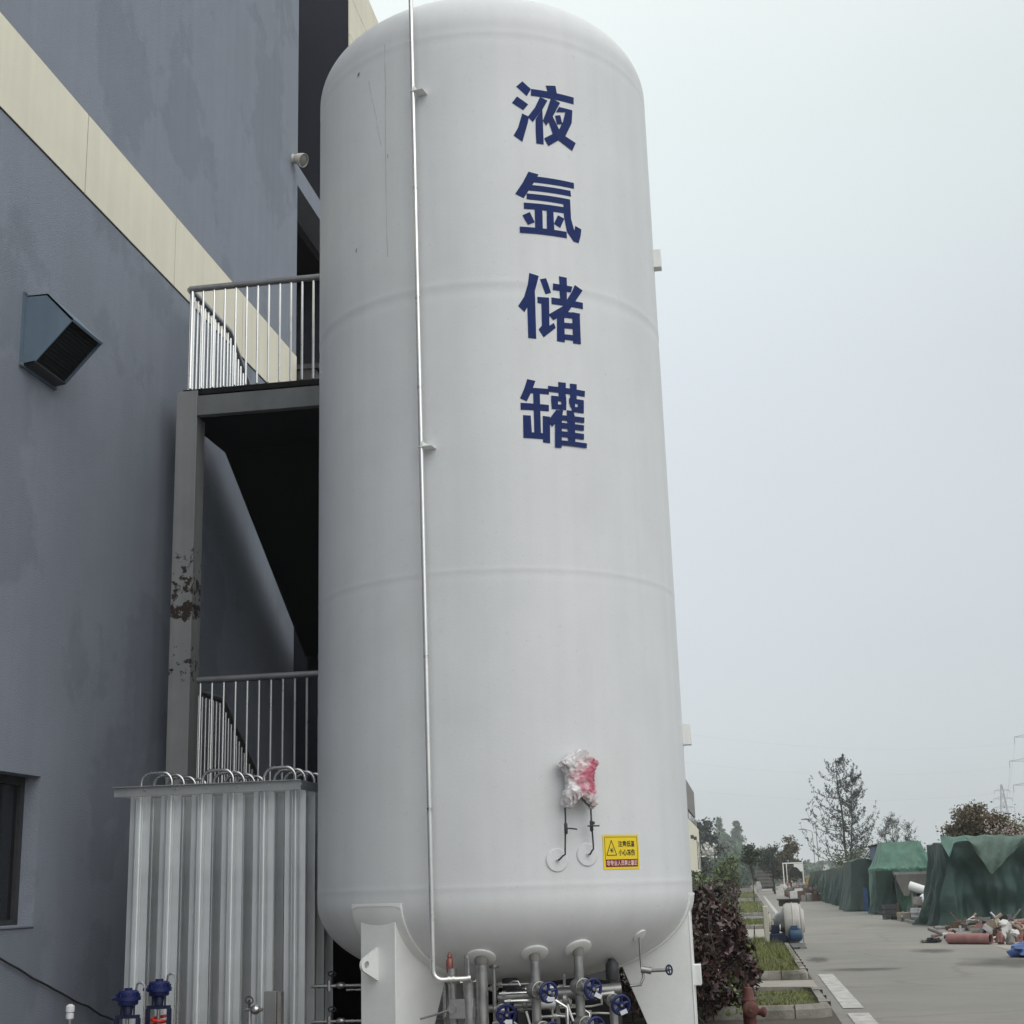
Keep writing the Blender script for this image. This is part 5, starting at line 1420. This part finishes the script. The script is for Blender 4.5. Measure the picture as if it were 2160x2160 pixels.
q = MB(); q.tube([(5.35, 132.8, 1.2), (4.95, 132.7, .75), (4.8, 132.7, .35)], .06, 8); q.build('arm', m_yel, ym)
wf = thing('white_gate_frame', 'tall white open frame standing in the far scrap', 'frame', (4.7, 150, 0))
q = MB()
for (x, wd) in ((3.78, .1), (4.12, .08)): q.bb(x, x + wd, 150, 150.1, 0, 3.05)
q.bb(5.72, 5.82, 150, 150.1, 0, 3.0); q.bb(3.78, 5.82, 149.98, 150.12, 2.98, 3.1); q.bb(4.9, 5.72, 150.02, 150.06, 2.2, 2.96)
q.build('frame', m_white, wf)
q = MB(); q.grid(lambda i, j: Vector((4.35 + 1.3 * i / 12, 149.7 + j * .1, 1.9 + .75 * math.sin(PI * i / 12) * (1 - .1 * j) - .1 * j)), 13, 6)
q.grid(lambda i, j: Vector((4.35 + 1.3 * i / 12, 149.68, 1.75 + (.15 + .75 * math.sin(PI * i / 12)) * j / 3)), 13, 4)
tag(q.build('black_sheet', m_black), 'black humped sheet slung before the white frame', 'sheet')
random.seed(11)
for k in range(150):
    y = random.uniform(100, 168); x = random.uniform(3.0, 5.7) + (y < 135) * .5
    px_k = random.random(); i_ = random.choice([0, 1, 1, 2, 3, 4, 4, 5]); q = MB()
    if px_k < .5:
        s_ = random.uniform(.35, 1.0); q.box((x, y, s_ * .42), (s_, s_ * .8, s_ * .84), m=Matrix.Rotation(random.uniform(0, 3), 3, 'Z')); nm, cat = 'scrap_box', 'box'
        q.box((x + .1, y - .1, s_ * .84 + .08), (s_ * .5, s_ * .4, .16), random.uniform(0, 3))
    elif px_k < .8:
        q.lathe([(.16, 0), (.2, .05), (.2, .5), (.14, .56)], (x, y, 0), Z_, 14); nm, cat = 'scrap_bin', 'bin'
    else:
        q.cyl((x, y, .0), (x + random.gauss(0, .4), y, random.uniform(.8, 1.5)), .05, n=8); nm, cat = 'scrap_post', 'post'
    tag(q.build(nm, sc_m[i_]), f'{nm_m[i_]} scrap {cat} among the far scrap along the road', cat, f'far {nm_m[i_]} scrap {cat}es' if cat == 'box' else f'far {nm_m[i_]} scrap {cat}s')
for (x, y, z, s_, lab) in ((6.35, 118, 1.98, .55, 'white sack on a post at the start of the tarpaulin row'), (6.5, 98, 2.25, .30, 'white lamp head on a post behind the long tarpaulin')):
    q = MB(); q.cyl((x, y, 0), (x, y, z), .05, n=8); q.box((x, y, z + s_ * .4), (s_ * .8, .3, s_), m=Matrix.Rotation(.2, 3, 'Y')); q.box((x, y - .02, z + s_ * .95), (s_ * .6, .25, s_ * .12))
    tag(q.build('white_sign_board', m_white), lab, 'sign board')

# slatted truck body far down the road
sr = thing('slatted_truck', 'slat sided truck body parked far down the road', 'truck', (2.5, 190, 0))
q = MB()
for k in range(6): q.bb(1.38, 3.68, 190, 190.1, .62 + k * .44, .62 + k * .44 + .30)
for x in (1.38, 2.1, 2.9, 3.58): q.bb(x, x + .1, 189.93, 189.99, .5, 3.2)
q.build('slatted_side', mat('weathered_slats', (.13, .12, .11), .9, var=.3), sr)
q = MB(); q.bb(1.38, 3.68, 189.9, 194, .34, .5); q.build('chassis', m_black, sr)
q = MB(); q.bb(1.42, 3.64, 190.15, 194, .52, 3.1); q.build('load_bed', m_iron, sr)
for x in (1.5, 3.3): q = MB(); q.cyl((x, 190.6, .35), (x + .2, 190.6, .35), .35, n=16); q.build('wheel', m_black, sr)
q = MB(); q.tube([(.85, 142, 0), (.55, 142, 1.5)], .04, 8); tag(q.build('leaning_pole', m_tan), 'thin pale pole leaning at the grass edge', 'pole')
lump(1.35, 160, .75, .28, .25, .6, 14.2, m_wscrap, 'white_bundle', 'pale wrapped bundle standing at the far road edge', 'bundle', None)
lump(1.05, 160.5, 1.6, .22, .2, .2, 15.2, m_gr2, 'dark_bundle', 'small dark bundle leaning behind the pale one', 'bundle', None)

# ---- far factory wing on the left
fb = thing('far_factory_wing', 'far cream factory wing with grey parapet, beyond the tank on the left', 'building', (-5, 150, 0))
q = MB(); q.bb(-14, -5.0, 118, 140, 1.4, 7.4); q.bb(-14, -5.0, 140.2, 171, 1.4, 7.4)
q.build('wall', m_cream, fb)
q = MB(); q.bb(-14, -5.02, 118, 171, 0, 1.4); q.build('plinth', m_walld, fb)
q = MB(); q.bb(-14, -5.0, 118, 162, 8.35, 11.1); q.bb(-14, -5.15, 118, 171, 7.4, 8.35); q.build('parapet', m_gscrap, fb)
for a, b in ((143, 152), (153.5, 160)):
    q = MB(); q.bb(-5.2, -5.08, a, b, 7.55, 8.2); q.build('strip_window', m_glass, fb)
for y in (161, 166.5):
    q = MB(); q.bb(-5.1, -4.985, y, y + 2.4, 2.8, 5.9); q.build('window', m_glass, fb)
for y, z in ((143, 5.6), (152, 5.7)):
    q = MB(); q.bb(-5, -4.7, y, y + .5, z, z + .35); q.build('wall_box', m_iron, fb)

# ================================================================== TREES
def tree(name, label, loc, h, r, m, n, sz, zc=.55, group=None, trunk=.12, clumps=26, flat=1.0, up=.2, m2=None, cat='tree', asp=.5, sp=.24):
    x, y = loc; t = thing(name, label, cat, (x, y, 0), group)
    a = MB(); b = MB(); tr = MB()
    top = h * .8
    P = [Vector((x, y, 0))]
    for k in range(6): P.append(Vector((x + random.gauss(0, r * .04), y + random.gauss(0, r * .04), top * (k + 1) / 6)))
    tr.tube(P, [trunk * (1 - .13 * k) for k in range(7)], 8)
    for c in range(clumps):
        th = random.uniform(0, 2 * PI); ph = math.acos(random.uniform(-.6, 1)); rr = random.uniform(.45, .95)
        v = Vector((math.sin(ph) * math.cos(th), math.sin(ph) * math.sin(th), math.cos(ph)))
        cc = Vector((x + v.x * r * rr, y + v.y * r * rr, h * zc + v.z * h * (1 - zc) * rr * flat))
        s = P[3] + (P[5] - P[3]) * random.random()
        mid = (s + cc) / 2 + Vector((0, 0, -.05 * h))
        tr.tube([s, mid, cc], [trunk * .4, trunk * .25, trunk * .08], 5)
        for _ in range(int(n / clumps)):
            g_ = r * sp
            (b if (m2 and random.random() < .35) else a).leaf(cc + Vector((random.gauss(0, g_), random.gauss(0, g_), random.gauss(0, g_ * .7))), sz * random.uniform(.6, 1.4), asp, up)
    a.build('crown', m, t); tr.build('trunk', m_bark, t)
    if m2 and b.v: b.build('blossom' if m2 is m_redp else 'crown_tips', m2, t)
    return t
random.seed(3)
tree('broad_tree', 'dark green tree with gaps standing at the left of the road end', (3.0, 160), 6.0, 1.45, m_gr2, 3600, .30, .50, clumps=20)
tree('broad_tree', 'brownish green tree just right of the dark green one at the road end', (4.75, 158), 6.5, 1.25, m_brn, 4200, .28, .46, clumps=26)
# bare conifer-like tree: upswept thin branches with sparse tufts
def sparse_tree(x, y, h, r, label, zstart, nb, leaders, m, tuft, name='sparse_tree', n=5):
    t = thing(name, label, 'tree', (x, y, 0)); w = MB(); f = MB()
    for (lx, lh, lr) in leaders:
        P = []
        for k in range(9):
            q_ = k / 8; P.append(Vector((x + lx * (q_ ** 1.1) * .9 + .05 * math.sin(k * 1.7), y + lx * .3 * q_, lh * q_)))
        w.tube(P, [lr * (1 - .11 * k) for k in range(9)], 7)
        for b in range(nb):
            q_ = zstart + (1 - zstart) * (b + random.random()) / nb
            if q_ > .985: continue
            i_ = min(7, int(q_ * 8)); o = P[i_] + (P[i_ + 1] - P[i_]) * (q_ * 8 - i_)
            th = random.uniform(0, 2 * PI); d = Vector((math.cos(th), math.sin(th), 0))
            L_ = r * (1.08 - q_) ** .8 * random.uniform(.55, 1.15) * (1.15 if leaders.index((lx, lh, lr)) == 0 else .75)
            B = [o]
            for s in range(1, 7):
                u = s / 6; B.append(o + d * (L_ * (1 - (1 - u) ** 1.5)) + Z_ * (L_ * (.02 * u + .62 * u ** 2.2)) + Vector((random.gauss(0, .03), random.gauss(0, .03), 0)))
            w.tube(B, [lr * .30 * (1 - .14 * s) * (1 - q_ * .5) for s in range(7)], 5)
            for s in range(1, 7):
                for _ in range(n):
                    p = B[s] + (B[s - 1] - B[s]) * random.random()
                    f.clump(p + Z_ * .04, tuft, 3, .055 + .02 * (6 - s), .30, 1.3)
                if random.random() < .6:
                    e = B[s] + Vector((random.gauss(0, .2), random.gauss(0, .2), random.uniform(.15, .42)))
                    w.tube([B[s], (B[s] + e) / 2 + d * .05, e], [.012, .009, .005], 4)
                    for u in (.4, .7, 1.0): f.clump(B[s] + (e - B[s]) * u, tuft, 3, .05, .30, 1.5)
    w.build('trunk', m_bark, t); f.build('foliage', m, t)
    return t
random.seed(23)
sparse_tree(7.75, 113, 10.35, 3.7, 'tall sparse grey green tree with upswept twiggy branches against the sky', .20, 44, [(-.35, 10.4, .13), (1.0, 9.2, .09)], m_gr3, .20, n=3)
for k, (px_, y, h, lab) in enumerate(((8.75, 93, 4.9, 'short sparse sapling just right of the tall sparse tree'), (9.5, 96, 5.3, 'slender sparse sapling, middle of the row beyond the green tent'), (10.6, 97, 4.7, 'small sparse sapling, right end of the row beyond the green tent'))):
    sparse_tree(px_, y, h, 1.1, lab, .3, 18, [(.1, h, .05)], m_gr3, .12, name='sapling', n=2)
tree('flowering_shrub', 'pale flecked shrub between the green tent and the saplings', (9.2, 101), 4.2, 1.5, m_gr3, 1500, .2, .55, trunk=.05, m2=m_wscrap, cat='shrub')
tree('flowering_shrub', 'thin grey shrub just left of the russet tree, over the tarpaulin', (10.3, 92), 3.9, 1.0, m_gr3, 700, .18, .6, trunk=.04, cat='shrub')
tree('blossoming_shrub', 'olive shrub with pale flecks under the tall sparse tree', (8.3, 110), 4.1, 1.9, m_gr1, 2800, .18, .5, trunk=.06, m2=m_gr3, cat='shrub')
tree('round_tree', 'round russet brown tree with pale pink blossom behind the huge tarpaulin', (9.45, 60), 4.28, 1.66, m_red, 32000, .12, .56, clumps=110, m2=m_brn, flat=.95, sp=.13)
bl = MB(); random.seed(4)
for _ in range(500):
    th = random.uniform(0, 6.28); v = Vector((random.uniform(-.2, 1.15), -abs(random.gauss(.9, .2)), random.gauss(-.1, .4)))
    bl.leaf(Vector((9.5 + v.x * 1.2, 60 + v.y * 1.6, 3.15 + v.z * .9)), .09, .7)
rt = [o for o in bpy.data.objects if o.name.startswith('round_tree')][0]
bl.build('blossom', m_redp, rt)
tree('olive_bush', 'yellow green bush at the right edge beyond the russet tree', (12.6, 68), 4.0, 1.3, m_gr1, 1800, .2, .6, cat='bush')
tree('young_tree', 'bright green young tree left of the road, before the far wood', (-.75, 70), 3.0, .62, m_gr1, 1500, .17, .6, trunk=.04, up=1.0)
tree('young_tree', 'slim dark green young tree with bare stem on the far grass', (.45, 95), 3.75, .55, m_gr2, 1000, .2, .78, trunk=.035)
tree('wall_tree', 'dark tree at the end of the far cream wing', (-4.9, 185), 9.5, 2.2, m_gr3, 2500, .5, .5)
wb = MB(); wb.clump((-4.1, 172, 4.9), .45, 130, .45, .7); tag(wb.build('blossom_cluster', m_wscrap), 'white blossom cluster at the corner of the far cream wing', 'blossom')
# two conifers above the far wood
def conifer(x, y, h, r, label, gap):
    t = thing('conifer', label, 'tree', (x, y, 0), 'conifers above the far wood'); a = MB(); w = MB()
    w.cyl((x, y, 0), (x, y, h), .25, .05, 8)
    for k in range(26):
        q_ = .30 + .70 * k / 26
        for b in range(7):
            if random.random() < gap: continue
            th = random.uniform(0, 6.28); L_ = r * 1.5 * (1.03 - q_) * random.uniform(.7, 1.2)
            e = Vector((x + math.cos(th) * L_, y + math.sin(th) * L_, h * q_ - L_ * .12))
            for u in range(5):
                p = Vector((x, y, h * q_)) + (e - Vector((x, y, h * q_))) * (u + 1) / 5; a.clump(p, .85, 5, .28 + .2 * (1 - q_), .5)
    a.build('crown', m_wood, t); w.build('trunk', m_bark, t)
random.seed(9)
conifer(-7.7, 505, 22.4, 4.9, 'hazy ragged conifer, left of the pair rising over the far wood', .45)
conifer(-1.75, 502, 21.0, 5.6, 'hazy full conifer, right of the pair rising over the far wood', .1)
# far wood: one mass nobody could count
fw = MB(); random.seed(12)
def woodstrip(x0, x1, y0, y1, hf, n, sz):
    for _ in range(n):
        x = random.uniform(x0, x1); y = random.uniform(y0, y1); h = hf(x) * (.82 + .3 * noise.noise(Vector((x * .35, y * .1, 1)))); z = h * random.random() ** .55
        fw.leaf((x, y, z), sz * random.uniform(.6, 1.4), .8)
woodstrip(-50, 6.0, 450, 500, lambda x: 16.6 if x < -5 else max(9.5, 16.6 - (x + 5) * .62), 16000, 1.9)
woodstrip(-14, 6.4, 285, 320, lambda x: 7.4 - .12 * max(0, x), 8000, .85)
woodstrip(6.0, 24, 452, 500, lambda x: 9.5 - .3 * min(18, x - 6), 2500, 1.7)
woodstrip(-60, 140, 480, 520, lambda x: 6.5, 9000, 2.6)
woodstrip(70, 190, 330, 380, lambda x: 9 + 8 * min(1, max(0, (x - 70) / 30)), 3000, 2.2)
tag(fw.build('far_wood', m_wood), 'hazy grey green wood closing the view beyond the road', 'wood', kind='stuff')

# ---- street lamps down the road
def lamp_post(x, y, h, label, arm):
    t = thing('street_lamp', label, 'lamp', (x, y, 0), 'street lamps beside the road')
    q = MB(); q.cyl((x, y, 0), (x, y, h - .25), .04, .028, 10); q.lathe([(.14, 0), (.14, .04), (.08, .05)], (x, y, 0), Z_, 12); q.build('pole', m_gscrap, t)
    q = MB(); q.tube([(x, y, h - .3), (x - .12, y, h - .12), (x - .4, y, h - .02), (x - arm, y, h + .08)], [.028, .026, .024, .02], 8); q.build('arm', m_gscrap, t)
    q = MB(); q.prism([(0, -.03), (.6, -.05), (.62, .03), (.35, .07), (0, .03)], (x - arm - .5, y - .08, h + .06), X_, Z_, Y_, .16); q.build('lamp_head', m_gscrap, t)
lamp_post(5.52, 112, 5.8, 'nearest street lamp, its arm above the others left of the sparse tree', .55)
lamp_post(6.62, 142, 6.0, 'second street lamp, its arm below the nearest one', .75)
lamp_post(6.5, 182, 6.2, 'farthest and faintest of the three street lamps', .5)

# ---- pylons and wires
def pylon(x, y, h, half, arms, label, th):
    t = thing('power_pylon', label, 'pylon', (x, y, 0)); q = MB()
    lv = [0, .25, .45, .6, .72, .82, .91, 1.0]
    for a in (-1, 1):
        for b in (-1, 1):
            q.tube([(x + a * half * (1 - .93 * l), y + b * half * (1 - .93 * l), h * l) for l in lv], th, 4)
    for l0, l1 in zip(lv, lv[1:]):
        r0, r1 = half * (1 - .93 * l0), half * (1 - .93 * l1)
        for s in (-1, 1):
            for b in (-1, 1):
                q.cyl((x + s * r0, y + b * r0, h * l0), (x - s * r1, y + b * r1, h * l1), th * .6, n=4); q.cyl((x + b * r0, y + s * r0, h * l0), (x + b * r1, y - s * r1, h * l1), th * .6, n=4)
    q.build('tower', m_steelg, t)
    for l, wd in arms:
        q = MB()
        for s in (-1, 1):
            q.tube([(x, y, h * l + .7), (x + s * wd, y, h * l)], th * .7, 4); q.tube([(x, y, h * l - .2), (x + s * wd, y, h * l)], th * .7, 4); q.cyl((x + s * wd, y, h * l), (x + s * wd, y, h * l - 1.2), th * .8, n=4)
        q.build('cross_arm', m_steelg, t)
pylon(103.5, 600, 35, 3.6, ((.74, 4.0), (.84, 3.6), (.93, 3.0)), 'far faint lattice pylon above the russet tree', .12)
pylon(52.2, 262, 25.8, 2.6, ((.62, 5.0), (.78, 5.2), (.94, 3.9)), 'nearer lattice pylon, only its arm tips showing at the right edge', .07)
q = MB()
for (xa, za, xb, zb) in ((47.2, 15.0, 99.8, 25), (47.0, 19.1, 100.2, 28.5), (48.3, 23.2, 100.8, 31.8)):
    P = []
    for k in range(25):
        f_ = k / 24; P.append((xa + (xb - xa) * f_, 262 + 338 * f_, za + (zb - za) * f_ - 4 * 7 * f_ * (1 - f_)))
    q.tube(P, .011, 4)
    P = []
    for k in range(25):
        f_ = k / 24; P.append((xa - 75 * f_, 262 - 60 * f_, za - 4 * 3 * f_ * (1 - f_) + 3 * f_))
    q.tube(P, .007, 4)
tag(q.build('power_lines', m_steelg), 'faint power lines strung from the pylons across the sky', 'wires')

# ---- haze
if True:
    q = MB(); q.bb(-760, 760, -360, 1260, -1.0, 60)
    hz = q.build('haze', None) if False else None
    me = bpy.data.meshes.new('haze'); me.from_pydata([tuple(v) for v in q.v], [], q.f)
    hz = bpy.data.objects.new('haze', me); C.objects.link(hz); hz['kind'] = 'stuff'; hz['label'] = 'thin pale haze in the air over the whole yard'
    mh = bpy.data.materials.new('haze_air'); mh.use_nodes = True; n = mh.node_tree.nodes; n.clear()
    o_ = n.new('ShaderNodeOutputMaterial'); v_ = n.new('ShaderNodeVolumePrincipled')
    v_.inputs['Color'].default_value = (.93, .96, .97, 1); v_.inputs['Density'].default_value = .0007; v_.inputs['Anisotropy'].default_value = .2
    mh.node_tree.links.new(v_.outputs[0], o_.inputs['Volume']); me.materials.append(mh)
